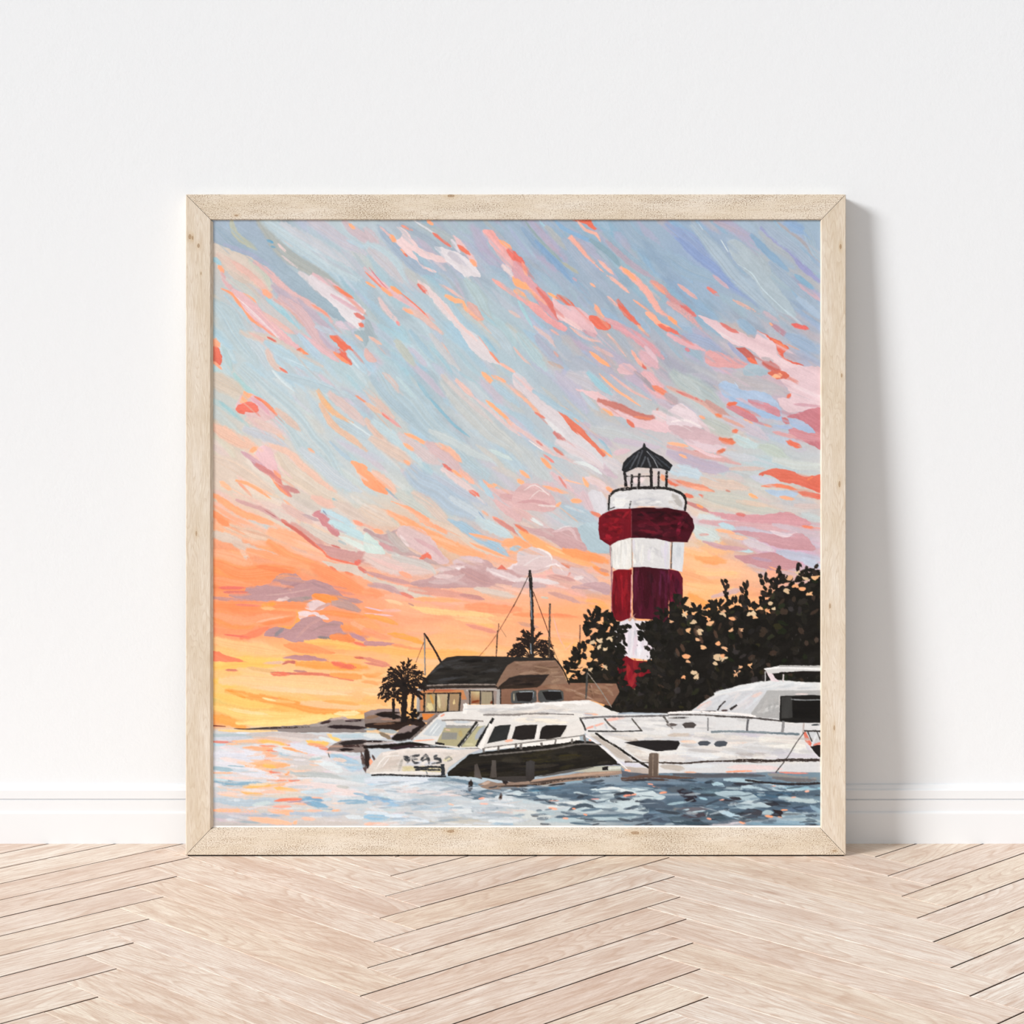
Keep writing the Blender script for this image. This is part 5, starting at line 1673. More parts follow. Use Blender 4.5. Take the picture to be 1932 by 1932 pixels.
BOATS = [
((690, 1270), """
x DAD3CE/D3CCC4 : 5,1225 90,1110 200,990 420,955 700,942 1160,955 1440,945 1300,1010 1180,1085 1045,1180 1005,1275 700,1275 60,1265 0,1250
r E8E0DA 54 : 210,1010 500,975 800,970 1170,985
s F0ECE8 14 : 130,1190 240,1045 420,1030
x CFC4BC : 180,1195 280,1055 440,1045 380,1205
s E8E4E2 14 : 200,1180 290,1060
s A9A49E 36 : 405,1230 450,1080
x D0C69E : 455,1165 960,1165 950,1240 455,1230
s C9CCD4 60 : 500,1140 900,1130
s D6CFAE 40 : 980,1100 1090,1060
s E4E0DE 44 : 690,1150 760,1100
r 3A3C40 40 : 470,1045 530,1075 515,1125
s 4A4D50 26 : 470,1060 520,1110
r 3E4044 36 : 665,1030 590,1050 575,1100
r 3A3C40 30 : 580,1100 610,1128 660,1125
s 55585C 22 : 585,1078 650,1082
r 3A3C40 30 : 685,1090 745,1020
r 3E4044 36 : 745,1020 785,1080 790,1140
s 4A4D50 22 : 700,1105 770,1075
s E0DEE0 30 : 720,1115 760,1110
s 4A4D50 28 : 850,1055 900,1030
r 3A3C40 38 : 860,1078 930,1085 950,1125
s 4A4D50 24 : 880,1130 940,1120
s 6A6C6C 18 : 820,1140 880,1125
s A9A7A0 24 : 1000,1075 1060,1040
l 9A9890 16 : 1000,1075 1050,1050 1080,1080 1030,1100
l 2E3034 24 : 610,1175 700,1185 800,1172 945,1180
l 2E3034 22 : 625,1212 700,1205 800,1212 930,1212
l 2E3238 46 : 962,1145 972,1275
l 8A8E90 16 : 760,1230 770,1260
r E4E1DE 40 : 60,1245 500,1250 950,1260
l 2A2A2C 20 : 75,1280 250,1272 600,1285 1000,1295
"""),
((0, 0), """
x E4E2DF/DEDCD8 : 778,1399 798,1377 816,1358 830,1346 838,1343 873,1341 875,1331 878,1325.5 883,1329 980,1328 1110,1320 1126,1326 1152,1340 1168,1344 1166,1350 1093,1354 1104,1380 1090,1388 1060,1397 1000,1400 912,1412 903,1411 860,1411
"""),
((690, 1270), """
x C6CED3 : 715,765 890,575 990,585 1015,650 910,790 800,785
s E4EAEC 14 : 800,750 900,620
s E4EAEC 12 : 830,775 940,640
l 7A706C 26 : 570,830 720,690 890,530
r D6DADC 40 : 600,815 860,820
s F5B59A 16 : 590,848 860,832
x ADA684 : 985,680 1330,680 1160,920 880,890
x 8E8E88 : 960,740 1150,745 1140,830 945,830
s B0A070 44 : 1190,720 1200,800
s D8B8A0 18 : 1000,705 1060,715
l 9A9A98 34 : 1010,665 1350,672
x BAB692 : 1390,665 1510,655 1375,920 1195,925
s A9B0B8 60 : 1480,670 1390,830
s C9C4A0 30 : 1250,890 1360,890
l 2A2A28 28 : 1390,610 1290,750 1165,915
l 5A5A56 10 : 1410,640 1200,910
l 1E1E1E 32 : 1600,570 1480,750 1390,910
l 8A8480 18 : 960,590 1200,585 1470,600
s C6CDD2 44 : 1110,600 1300,610
s F0A088 22 : 940,540 990,510
l 1E1A1A 22 : 880,875 980,890
l F2F0EC 50 : 1250,390 1240,500
l F0EEEA 44 : 1570,640 1440,940
l C9CDD0 8 : 1240,450 1932,445
l 8A8582 22 : 1480,520 1932,518
x 2A2C2C : 1520,880 1560,790 1620,668 1700,650 1820,645 1770,832
x 242222 : 1830,825 1885,668 1970,655 1970,800
s F0B8A0 30 : 1750,850 1850,835
"""),
((970, 1270), """
l 8A8582 24 : -20,518 200,505 420,506
l 5A5656 10 : 400,506 740,516
x 231F1E : 0,828 -20,820 10,670 100,650 285,645 275,720 250,822 100,835
x 211D1C : 310,825 330,730 345,680 400,650 660,650 640,700 580,795 450,825
s EDEAE6 30 : 300,660 270,830
s D5D0C4 40 : 680,680 600,820
s EFE9DC 60 : -10,600 300,590 660,610
x E6E3DF : 600,800 700,640 830,560 900,720 880,760 790,790
s F0C0A8 22 : 880,500 1050,515
s B5B8C4 16 : 860,515 980,518
s F2F1EF 60 : -10,420 400,390 950,360
"""),
((690, 1270), """
p 211F1D/242019 : 1025,1245 1180,1115 1300,1020 1500,985 1932,925 2240,880 2480,848 2640,840 2780,850 2920,870 3010,910 3140,1020 3230,1095 3240,1150 3000,1150 2700,1200 2400,1250 2150,1290 1932,1330 1700,1340 1450,1310 1200,1292 1030,1290
s 35301A 90 : 1990,1080 2500,1040 2700,1030
s 1A1818 90 : 1200,1200 1900,1150 2500,1150
l 6A6662 18 : 1430,1030 1680,1010 1932,988
l 6A6662 18 : 1932,988 2300,950 2500,920
l 706C68 20 : 2480,918 2720,885 2950,895
l F0EEEA 44 : 1480,950 1932,900
l F0EEEA 44 : 1932,905 2400,860 2680,810
l 7E7A76 14 : 1490,935 1932,880
l 7E7A76 14 : 1920,882 2320,830 2600,795 2740,775
l 7E7A76 14 : 2735,775 2735,830
l 6A6663 30 : 1480,945 1480,985
l 6A6663 26 : 1665,915 1662,965
l 6A6663 26 : 1890,885 1880,940
l 6A6663 28 : 1950,890 1942,945
l 6A6663 26 : 2205,875 2210,910
l 6A6663 20 : 2385,835 2375,880
l 6A6663 22 : 2590,825 2585,870
l 6A6663 26 : 2745,785 2755,860
s F5A080 26 : 2800,840 2850,820
s E8DCE0 40 : 2760,800 2830,740
"""),
((1260, 1270), """
x 1E1A16 : -440,490 -440,440 60,440 300,470 0,500
x DDDEDF/D6D7D9 : -420,560 60,500 290,465 450,350 620,245 880,150 1100,115 1290,95 1450,105 1950,112 1950,1250 1900,1245 1400,1235 800,1250 0,1250 -400,1255 -480,1240 -520,1170 -640,1060 -1060,740 -1030,720
x DDDEDF : -1110,560 -420,500 -380,720 -1020,725
"""),
((970, 1270), """
x DFDFDF : 830,560 1330,500 1950,490 1950,1250 1450,1250 1380,1190 1290,1110 880,745
r 9AA6B4 26 : 1300,510 1700,490 1932,485
r CDD5DC 20 : 1400,515 1932,505
x B5ABA2/BEB6AE : 1080,735 1300,725 1500,790 1600,880 1420,850 1200,780
r C0B8B0 104 : 960,770 1250,970 1460,1110
r D3D5DC 30 : 900,760 1150,950 1330,1120
r BEB5AC 110 : 1440,930 1600,1030 1700,1120
r D9D9D7 70 : 1400,770 1932,790
r D3D3E0 44 : 1290,1115 1480,1150 1680,1165
p BBB0A8 : 1330,1160 1500,1180 1690,1190 1690,1260 1450,1250 1390,1210
r F0F0F2 20 : 890,780 1150,960 1320,1120 1420,1210
l F5B090 20 : 1390,1215 1450,1222
s F0B8A8 26 : 900,690 1130,620
s E8A898 22 : 900,690 990,660
s F0C0B4 40 : 1150,590 1400,550
l 3A3836 22 : 825,560 895,710
l 6E6C6E 22 : 830,565 1130,545 1450,540 1932,530
l 5A5652 20 : 1130,570 1200,650 1270,705
l 5A5652 18 : 1475,570 1530,640 1590,710
l 5A5652 26 : 1870,535 1925,620
l 3A3A3A 16 : 930,725 1300,728 1600,722
l C9CCD0 22 : 1000,660 1020,690
l C9CCD0 24 : 1140,640 1160,690
x 221F20 : 1380,868 1560,845 1800,838 2060,845 2075,880 2030,960 1932,966 1800,980 1600,930 1480,900
s 5A585A 40 : 1560,870 1740,885 1880,915
s 6A686A 26 : 1580,845 1800,840 1932,860
s 7A7A78 50 : 1920,880 1960,950
l 1E1C1A 24 : 1020,752 1130,830 1300,930 1500,1070 1690,1185
l 6A5E5A 22 : 1390,1112 1440,1110
l 55504C 12 : 1440,1112 1680,1120
l 4A403A 22 : 1810,1120 2000,1125
s C0B8B0 60 : 1830,1170 2100,1180
"""),
((1260, 1270), """
x C7CBD1/CED0D4 : 290,468 450,370 620,285 860,228 1080,215 1245,213 1040,500 700,485
r E2E6E8 60 : 600,260 880,180 1280,130 1800,150
s E0C4BC 50 : 370,430 580,350
s E8E2E2 26 : 400,450 480,440
s DADDE2 30 : 860,400 1050,260
s E0CCC6 50 : 1050,290 1180,250
s D5DCE2 30 : 960,460 1150,280
x B0B1B1/ACACAC : 1245,213 1950,213 1950,275 1400,285 1390,570 1060,545 1040,500
s C9CACA 50 : 1130,480 1380,400
s D8D6D4 16 : 1395,270 1400,560
s E8D8D6 14 : 1590,262 1750,262
x 1A1918 : 1405,285 1800,272 1950,280 1950,618 1600,620 1390,605
x 3A3A39 : 1420,295 1550,295 1560,555 1415,570
x 141312 : 1560,330 1950,335 1950,580 1560,560
l 8A8E90 14 : 1545,325 1700,335 1930,330
l F5F0EE 20 : 0,495 300,480 800,500 1090,540
d 2A2624 18 : 360,480 600,470
l 2A2222 18 : 620,460 650,410 712,352
l 2A2424 26 : 780,450 855,400
s 4A3836 22 : 670,465 750,465
l 5A5452 18 : 0,520 400,520 700,540 1000,555
l 4A4442 22 : 600,535 1000,555 1400,595
d 4A4644 26 : 0,555 280,550
l 7E8A90 26 : 540,735 760,728 1100,738 1640,765
l 6A7880 22 : 1300,750 1630,765
l 7A7A7C 18 : 497,565 497,715
l 5E5E62 24 : 1000,580 985,715
l 8A8A8C 36 : 1445,605 1430,735
l B5A9A5 18 : 1700,630 1688,740
x 5A5250 : -30,640 40,622 115,640 90,660 0,665
l 8A8684 20 : 0,640 50,690
x 4A4442 : 170,640 220,615 310,615 355,645 320,685 210,685
s 7A7472 14 : 175,650 230,620
x 4A5058 : 368,875 400,850 490,848 535,872 490,905 390,905
x 484E56 : 570,885 610,850 700,845 745,865 720,910 640,925 590,915
s 6A7078 18 : 590,870 700,855
s CFCBD6 64 : 290,820 600,810 950,830
s E8CDBF 44 : 690,870 980,865
s F0CDB5 44 : 150,865 360,875
r E6E5DF 150 : 1150,830 1450,860 1720,900
s C9C6D0 60 : 700,790 1200,760
r D3D0D8 90 : 850,1000 1300,1020 1850,1030
r DEE2E6 70 : 0,1030 400,1050 800,1030
s C9BEB4 60 : 0,780 300,790
s EFEDE6 40 : 400,790 900,800
l 3A302C 20 : -10,1122 200,1128 500,1105 850,1098
l 3A302C 34 : 820,1098 1100,1090 1250,1100 1500,1088 1890,1090
d 3A302C 24 : 1010,1110 1250,1115
s E5D3D3 60 : 730,1180 1050,1180 1420,1195
s D8DCE0 44 : 220,1160 600,1150
s C0B8B0 60 : -10,1175 200,1190
s E8B8A0 20 : 200,1235 350,1240
d F0A080 22 : 720,1235 1100,1225
s E08C80 20 : 1390,1240 1750,1250
x D8735F : 1690,740 1730,730 1810,880 1790,920 1720,860
x C9CCD0 : 1720,730 1950,735 1950,900 1810,900
x 201C1C : 1780,920 1860,900 1950,900 1950,1085 1880,1040
s D3D0D8 40 : 1720,880 1800,1000 1910,1090
l 3A3634 14 : 1750,735 1800,850
l D9DCE0 22 : 1905,650 1860,760 1800,905
l 3A3634 12 : 1870,745 1910,850
s E08878 30 : 1820,900 1932,870
l 3A3634 20 : 1710,722 1932,725
d 3A4044 20 : 1800,645 1932,635
l 3A3432 11 : 1700,745 1600,880 1490,1060 1350,1240
l C4C4C4 12 : 1215,-20 1217,100
l D8D0D2 16 : 1445,-20 1440,100
p E4D6DA : 1220,-30 1290,-20 1340,60 1420,105 1290,95
"""),
((1260, 980), """
x DCDDDD/D0D0CE : 1200,1872 1290,1858 1410,1832 1700,1838 1950,1832 1950,1905 1700,1900 1400,1925 1260,1935
l F2F2F2 14 : 1210,1875 1450,1860 1932,1880
l B0AFAE 20 : 1400,1842 1932,1845
l 1A1614 24 : 1400,1930 1650,1920 1932,1925
"""),
((970, 1270), """
x 5E6470/565C66 : 1340,1215 1430,1240 1680,1262 1680,1300 1350,1300
r 5A5E66 54 : 2000,1262 2600,1275 3150,1290
d 8E8E8C 60 : 3200,1270 3500,1300 3860,1320
d 706E70 50 : 3250,1310 3860,1345
l 2A2628 22 : 2900,1340 3200,1375 3500,1390 3860,1378
r 5E4A42 44 : 1330,1315 1700,1300 2260,1305
s 4A3A34 30 : 1340,1340 1932,1340
p A08A7C/8E7A6C : -460,1392 -330,1345 -200,1375 0,1360 170,1345 600,1280 1000,1225 1340,1205 1350,1262 900,1330 400,1395 0,1440 -300,1462 -420,1430
s C0A898 34 : -400,1390 -300,1360
s B89C88 30 : 200,1340 700,1290 1300,1230
d 40342E 26 : -200,1420 200,1400 600,1350
d 4A403C 26 : 200,1370 700,1325 1300,1285
s 2A2220 20 : 430,1405 640,1385
x 3E3A38 : 0,1290 140,1290 180,1350 0,1370 -250,1330 -200,1300
x 5A5856 : 280,1300 600,1225 900,1180 1000,1180 700,1240 400,1290
x B9B9AA : 690,1235 900,1180 1150,1160 1330,1165 1335,1220 900,1240
l 1E1C1C 18 : 970,1155 1210,1140
l 1E1C1C 44 : 1110,1195 1170,1190
l D3D6CC 30 : 1180,1190 1330,1185
x 3E3C3C/35302E : 145,1110 200,1090 258,1110 250,1320 195,1360 145,1330
x 4A4440/5A5450 : -505,1300 -500,1150 -470,1130 -430,1230 -405,1330
x 55504C/4A4440 : -310,1310 -280,1090 -235,1090 -220,1310
x 6E6056/5E5046 : 1690,1010 1720,995 1790,998 1808,1015 1800,1290 1680,1290
l 8A7A6C 12 : 1740,1020 1735,1280
l B0A090 8 : 1810,1010 1803,1280
s 2A2220 54 : -540,1335 -550,1490
s 3A2A24 40 : -170,1510 -185,1600
s 2A2424 70 : -130,1320 -120,1390
"""),
]
DETAIL = [(o, '\n'.join(l for l in t.splitlines() if l.split() and (l.split()[0] == 'l' or (l.split()[0] in 'xp' and len(l.split()) < 14 and sum(hexc(l.split()[1].split('/')[0])) < 300)))) for o, t in BOATS]
LIGHTHOUSE = [((0, 0), """
l A0757E 3 : 1150,1020 1153,1080 1154,1165
x DADADB/D5D5D8 : 1150,936 1158,929 1175,925 1204,922 1240,923 1262,925 1284,932 1290,941 1290,963 1262,961 1190,962 1150,961
s ECECEA 18 : 1162,945 1184,943
s E4E4E6 12 : 1162,936 1186,932
d C4C4C8 16 : 1200,946 1250,948
s B8B4B0 12 : 1268,932 1284,958
s CFCBC8 8 : 1262,945 1278,962
s F0C8B4 4 : 1196,956 1250,957
l 2A2828 3 : 1189,946 1187,958
l 3A3636 2 : 1150,960 1158,957
x E3E2DE/E6E5E0 : 1151,1021 1160,1016 1190,1016 1191,1070 1180,1077 1160,1074 1152,1068
x DBDBDB/DCDCDE : 1193,1014 1264,1015 1263,1074 1240,1074 1193,1070
s EDEDE9 8 : 1198,1020 1198,1066
s E4E4E2 10 : 1208,1020 1210,1066
s C9C9CC 10 : 1225,1030 1250,1050
s D8D4E4 8 : 1256,1020 1256,1072
s F2F2EE 7 : 1168,1022 1166,1072
s EDEDEA 7 : 1182,1022 1180,1072
x D2D7DB/DADCE0 : 1266,1023 1290,1023 1289,1050 1286,1079 1267,1073
l 6A6460 2.6 : 1267,1024 1265,1072
l A09890 2 : 1191.5,1018 1191.5,1070
l 8A8280 1.6 : 1152,1024 1154,1070
x 7E141E/721420 : 1156,1078 1165,1074 1191,1074 1190,1166 1170,1172 1155,1168 1153,1130
s 9A1A26 6 : 1172,1080 1174,1150
s 5A0E18 8 : 1162,1085 1160,1160
s 5E101A 6 : 1186,1080 1184,1160
x 400F1C/4A1226 : 1193,1070 1215,1069 1260,1074 1260,1175 1225,1168 1193,1166
s 5A1830 8 : 1204,1075 1206,1160
s 3A1420 16 : 1225,1085 1230,1150
s 55203A 5 : 1246,1085 1240,1160
x 5E1428/52122A : 1260,1073 1279,1077 1287,1091 1287,1125 1283,1150 1262,1172
s 30101C 9 : 1275,1092 1276,1120
s 7A1C34 4 : 1265,1082 1266,1150
l D8A8AC 1.6 : 1190.5,1085 1189,1165
x DDD9E0/E2DEE4 : 1158,1176 1172,1172 1192,1164 1199,1170 1230,1172 1255,1178 1252,1240 1220,1245 1192,1241 1172,1243 1160,1240
s F0E4EE 8 : 1184,1176 1182,1232
s C6C6CE 5 : 1196,1180 1200,1235
s ECECF2 10 : 1208,1182 1206,1238
l C9A08A 5 : 1186,1170 1193,1164 1198,1170
x 7A1622/6A1420 : 1164,1247 1180,1237 1196,1246 1240,1248 1262,1262 1255,1300 1200,1296 1178,1306 1168,1300 1160,1288
s 9A2A2C 9 : 1184,1252 1186,1290
s 54101A 9 : 1172,1255 1170,1290
s 8A1C2C 7 : 1190,1262 1190,1296
x 7A1420/6A1220 : 1129,977 1136,970 1147,964 1165,960 1191,959 1191,1014 1165,1020 1150,1029 1140,1023 1131,1017 1128,1000
x 3C0A15/47101E : 1190,959 1215,957 1260,958 1278,962 1295,966 1306,979 1309,995 1303,1008 1296,1023 1262,1022 1230,1014 1190,1015
s 9A1A2A 9 : 1146,1008 1150,1020
s 5A0E18 12 : 1150,968 1186,970
s 8A1826 10 : 1140,990 1175,992
s 6A1626 8 : 1205,1000 1240,1004
s 260810 10 : 1205,970 1255,968
s 300A14 9 : 1195,1006 1250,1010
s 7A1830 8 : 1282,985 1278,1010
s 2A0812 10 : 1275,972 1295,985
s 5E1424 8 : 1215,985 1262,988
l 7A3A40 1.4 : 1190.5,964 1190.5,1012
l 242222 5.4 : 1149,936 1155,930 1166,924 1204,920.5 1240,920.5 1262,922 1284,931 1292,940
l 242222 3.8 : 1148.5,937 1147.5,962
l 242222 4 : 1292,939 1293,950 1291,963
x CFC6C2/D3CBC8 : 1180,888 1228,885 1226,892 1200,894 1184,893
s E8D8D8 12 : 1196,905 1216,905
s DDD0D4 10 : 1182,906 1186,914
s F0A480 9 : 1248,896 1252,906
s D8C8C8 8 : 1234,900 1236,912
x 2A2B2E/232426 : 1172,887 1175,873 1182,865 1195,854 1211,844 1213,836 1215.5,836 1217.5,843 1234,854 1250,862 1268,878 1262,889 1246,884 1226,883 1200,882 1178,892
l 4A4E54 3 : 1211,850 1200,882
l 55595F 3.2 : 1217,862 1209,880
l 50545A 3 : 1205,853 1188,884
l 5A5E64 3.4 : 1221,864 1226,880
l 8A8E94 1.6 : 1220,852 1232,866 1240,882
l 44484E 3 : 1226,856 1248,880
l 3E4248 3 : 1235,860 1262,882
l 3A3E44 2.6 : 1196,860 1178,882
l 242222 5 : 1177.5,890 1180,917
l 242222 4.6 : 1191.5,896 1190,919
l 242222 4.6 : 1205.5,894 1204,920
l 242222 5.2 : 1227,884 1228.5,920
l 242222 4 : 1242,890 1241,919
l 242222 5 : 1257,886 1256,920
l 3A3634 2 : 1182,898.5 1200,899 1224,898
"""),
]
def leaf(P, x, y, a, L, w, c):
    P.stroke([(x, y), (x + math.cos(a) * L * .5 - math.sin(a) * w * .1, y + math.sin(a) * L * .5), (x + math.cos(a) * L, y + math.sin(a) * L)], w, c, 's', 1, 4, .12)

def palm(P, cx, cy, n, r0, r1, a0, a1, seed, col=(36, 28, 26)):
    """fronds from a crown, each a bent rib with narrow drooping leaflets and air between them"""
    rng = np.random.default_rng(seed)
    for i in range(n):
        a = a0 + (a1 - a0) * (i + .5) / n + rng.normal(0, .07); R = rng.uniform(r0, r1)
        sag = R * (.10 + .26 * abs(math.cos(a)))
        ex, ey = cx + math.cos(a) * R, cy + math.sin(a) * R + sag * .7
        mx, my = cx + math.cos(a) * R * .55, cy + math.sin(a) * R * .6 - sag * .35
        P.stroke([(cx, cy), (mx, my), (ex, ey)], 2.3, col, 'l', 1, 3)
        for k in range(7):
            t = .34 + .66 * k / 6
            x = (1 - t) ** 2 * cx + 2 * t * (1 - t) * mx + t * t * ex; y = (1 - t) ** 2 * cy + 2 * t * (1 - t) * my + t * t * ey
            tx, ty = 2 * (1 - t) * (mx - cx) + 2 * t * (ex - mx), 2 * (1 - t) * (my - cy) + 2 * t * (ey - my)
            b = math.atan2(ty, tx)
            for sgn in (-1, 1):
                c = b + sgn * rng.uniform(.28, .75); ll = R * rng.uniform(.14, .34) * (1.1 - .5 * t)
                P.stroke([(x, y), (x + math.cos(c) * ll * .5, y + math.sin(c) * ll * .5 + .2), (x + math.cos(c) * ll, y + math.sin(c) * ll + ll * .18)], rng.uniform(1.8, 3.0), col, 's', 1, 3, .1)

def blobs(P, region, n, seed, cols, s0, s1):
    """leaf clumps inside a polygon"""
    rng = np.random.default_rng(seed); p = np.array(region, float)
    x0, y0 = p.min(0); x1, y1 = p.max(0); k = 0
    while k < n:
        x = rng.uniform(x0, x1); y = rng.uniform(y0, y1); ins = False; m = len(p)
        for i in range(m):
            a, b = p[i], p[(i + 1) % m]
            if (a[1] > y) != (b[1] > y) and x < (b[0] - a[0]) * (y - a[1]) / (b[1] - a[1]) + a[0]: ins = not ins
        if not ins: continue
        k += 1
        leaf(P, x, y, rng.uniform(0, 6.28), rng.uniform(s0, s1), rng.uniform(s0, s1) * .62, np.array(cols[rng.integers(len(cols))]) + rng.normal(0, 3))

BUSH = [(1068, 1275), (1076, 1250), (1084, 1240), (1093, 1225), (1106, 1205), (1108, 1184), (1120, 1166), (1133, 1153), (1148, 1158), (1158, 1170), (1156, 1200),
        (1163, 1225), (1168, 1250), (1172, 1300), (1180, 1342), (1160, 1342), (1158, 1300), (1152, 1290), (1080, 1290)]
TREES = [(1168, 1346), (1172, 1306), (1196, 1298), (1200, 1268), (1222, 1258), (1236, 1244), (1240, 1228), (1226, 1204), (1212, 1184), (1232, 1176), (1256, 1160), (1268, 1138), (1282, 1130), (1290, 1146), (1302, 1148),
         (1313, 1146), (1326, 1150), (1336, 1162), (1346, 1134), (1356, 1140), (1374, 1136), (1388, 1132), (1405, 1132), (1418, 1148), (1436, 1132), (1452, 1112), (1468, 1096), (1480, 1094), (1496, 1092), (1520, 1088), (1549, 1082),
         (1549, 1346)]
DARK = [(33, 30, 24), (26, 25, 20), (30, 28, 27), (22, 21, 17), (36, 33, 29)]
OLIVE = [(44, 42, 24), (52, 42, 34), (60, 48, 40), (42, 44, 30), (46, 42, 42), (30, 36, 22)]
PEACH = [(236, 184, 136), (226, 176, 136), (214, 186, 150), (240, 172, 124), (222, 196, 160)]

def trees(P):
    core = [(1104, 1282), (1112, 1250), (1118, 1226), (1128, 1204), (1130, 1184), (1142, 1174), (1154, 1180), (1158, 1220), (1164, 1260), (1170, 1342), (1160, 1342), (1156, 1300), (1150, 1290)]
    P.poly(core, (30, 28, 23), True, 1, 4, None, 2.4)
    P.poly([(1140, 1330), (1150, 1312), (1165, 1298), (1190, 1296), (1205, 1345), (1150, 1348)], (30, 28, 23), True, 1, 4, None, 2.4)
    P.poly([(1076, 1292), (1082, 1272), (1120, 1262), (1158, 1270), (1160, 1292)], (30, 28, 23), True, 1, 4, None, 2.4)
    P.poly([(x, y + 12) for x, y in TREES], (25, 23, 20), True, 1, 4, None, 2.6)
    blobs(P, BUSH, 105, 11, DARK + OLIVE[:2], 8, 15)
    blobs(P, TREES, 420, 12, DARK + DARK + DARK + OLIVE, 8, 19)
    rng = np.random.default_rng(13)
    for outline, lo, hi in ((BUSH, 0, 14), (TREES, 4, len(TREES) - 1)):
        for i in range(lo, hi - 1):
            (xa, ya), (xb, yb) = outline[i], outline[i + 1]; n = max(2, int(math.dist((xa, ya), (xb, yb)) / 4))
            for k in range(n):
                t = rng.random(); leaf(P, xa + (xb - xa) * t, ya + (yb - ya) * t + 4, -math.pi / 2 + rng.normal(0, .9), rng.uniform(9, 17), rng.uniform(5, 8.5), DARK[rng.integers(5)])
    # twigs that stand clear of the crown
    for x, y, n, s in ((1368, 1100, 7, 34), (1405, 1108, 6, 30), (1343, 1136, 5, 22), (1446, 1098, 5, 26), (1441, 1090, 3, 12), (1470, 1076, 5, 20), (1508, 1068, 6, 22), (1522, 1076, 4, 18), (1542, 1066, 5, 24), (1118, 1162, 4, 18), (1132, 1152, 4, 12), (1105, 1180, 4, 16), (1088, 1238, 4, 14), (1076, 1256, 4, 12), (1312, 1146, 3, 14), (1322, 1148, 3, 16), (1252, 1152, 4, 16), (1278, 1132, 3, 14), (1240, 1186, 4, 20), (1236, 1204, 4, 16)):
        for k in range(n):
            leaf(P, x + rng.normal(0, 3.5), y + s * k / n, -math.pi / 2 + rng.normal(0, .8), rng.uniform(9, 16), rng.uniform(5, 8), (48, 40, 36) if y < 1140 and rng.random() < .4 else DARK[rng.integers(5)])
    # small openings through which the sky shows
    for x, y, w in ((1266, 1171, 7), (1290, 1160, 8), (1306, 1174, 12), (1320, 1190, 9), (1297, 1189, 10), (1315, 1192, 11), (1335, 1178, 10), (1361, 1158, 8), (1363, 1153, 7), (1380, 1167, 13), (1398, 1188, 6), (1340, 1174, 8), (1420, 1158, 10), (1424, 1164, 9), (1413, 1160, 9), (1434, 1148, 8), (1445, 1152, 9),
                    (1452, 1137, 11), (1458, 1148, 8), (1482, 1114, 13), (1500, 1105, 10), (1512, 1112, 13), (1526, 1122, 11), (1520, 1090, 9), (1490, 1090, 9), (1538, 1088, 12), (1504, 1080, 8), (1316, 1205, 9), (1326, 1220, 9), (1354, 1214, 9), (1366, 1222, 9), (1378, 1190, 8), (1296, 1240, 12), (1298, 1248, 9), (1310, 1268, 12), (1352, 1240, 14),
                    (1366, 1242, 11), (1348, 1251, 9), (1362, 1238, 10), (1290, 1276, 8), (1314, 1277, 10), (1395, 1256, 7), (1413, 1255, 7), (1387, 1272, 7), (1146, 1190, 8), (1150, 1205, 10), (1132, 1208, 9), (1130, 1222, 8), (1118, 1212, 9), (1142, 1224, 7), (1110, 1236, 8), (1095, 1258, 9), (1113, 1262, 7), (1138, 1255, 8), (1140, 1254, 7), (1124, 1246, 6), (1098, 1270, 7), (1085, 1277, 7)):
        c = PEACH[rng.integers(5)]
        for k in range(2): P.stroke([(x - w * .45 + rng.normal(0, 1.2), y + rng.normal(0, 1.5)), (x + rng.normal(0, 1.5), y + rng.normal(0, 2)), (x + w * .45 + rng.normal(0, 1), y + rng.normal(0, 2.5))], w * rng.uniform(.3, .6), c, 'r', 1, 8, .15)
    for x, y in ((1318, 1200), (1308, 1186), (1345, 1190), (1392, 1190), (1285, 1214), (1276, 1222)):
        P.stroke([(x, y), (x + 6, y + 14)], 6, (88, 66, 54), 's', .8, 6)
    for i in range(60):
        P.stroke([(x := rng.uniform(1190, 1545), y := rng.uniform(1190, 1330)), (x + rng.uniform(-2, 2), y + rng.uniform(2, 6))], 1.6, (70, 68, 66), 's', .6, 3)
    # leaves over the foot of the tower
    blobs(P, [(1155, 1180), (1172, 1176), (1176, 1210), (1180, 1232), (1168, 1262), (1160, 1262)], 26, 21, DARK, 9, 15)
    for x, y in ((1176, 1182), (1184, 1180), (1168, 1190), (1172, 1218), (1174, 1225)): leaf(P, x - 5, y, .4, 13, 8, DARK[1])
    blobs(P, [(1214, 1180), (1240, 1172), (1262, 1190), (1250, 1262), (1226, 1262), (1216, 1244), (1226, 1236), (1220, 1215), (1202, 1202)], 46, 22, DARK, 9, 17)
    blobs(P, [(1150, 1316), (1166, 1300), (1186, 1300), (1190, 1344), (1152, 1344)], 22, 24, DARK, 8, 15)
    blobs(P, [(1192, 1262), (1200, 1256), (1260, 1250), (1270, 1330), (1180, 1345), (1180, 1312), (1200, 1300)], 40, 23, DARK, 10, 18)

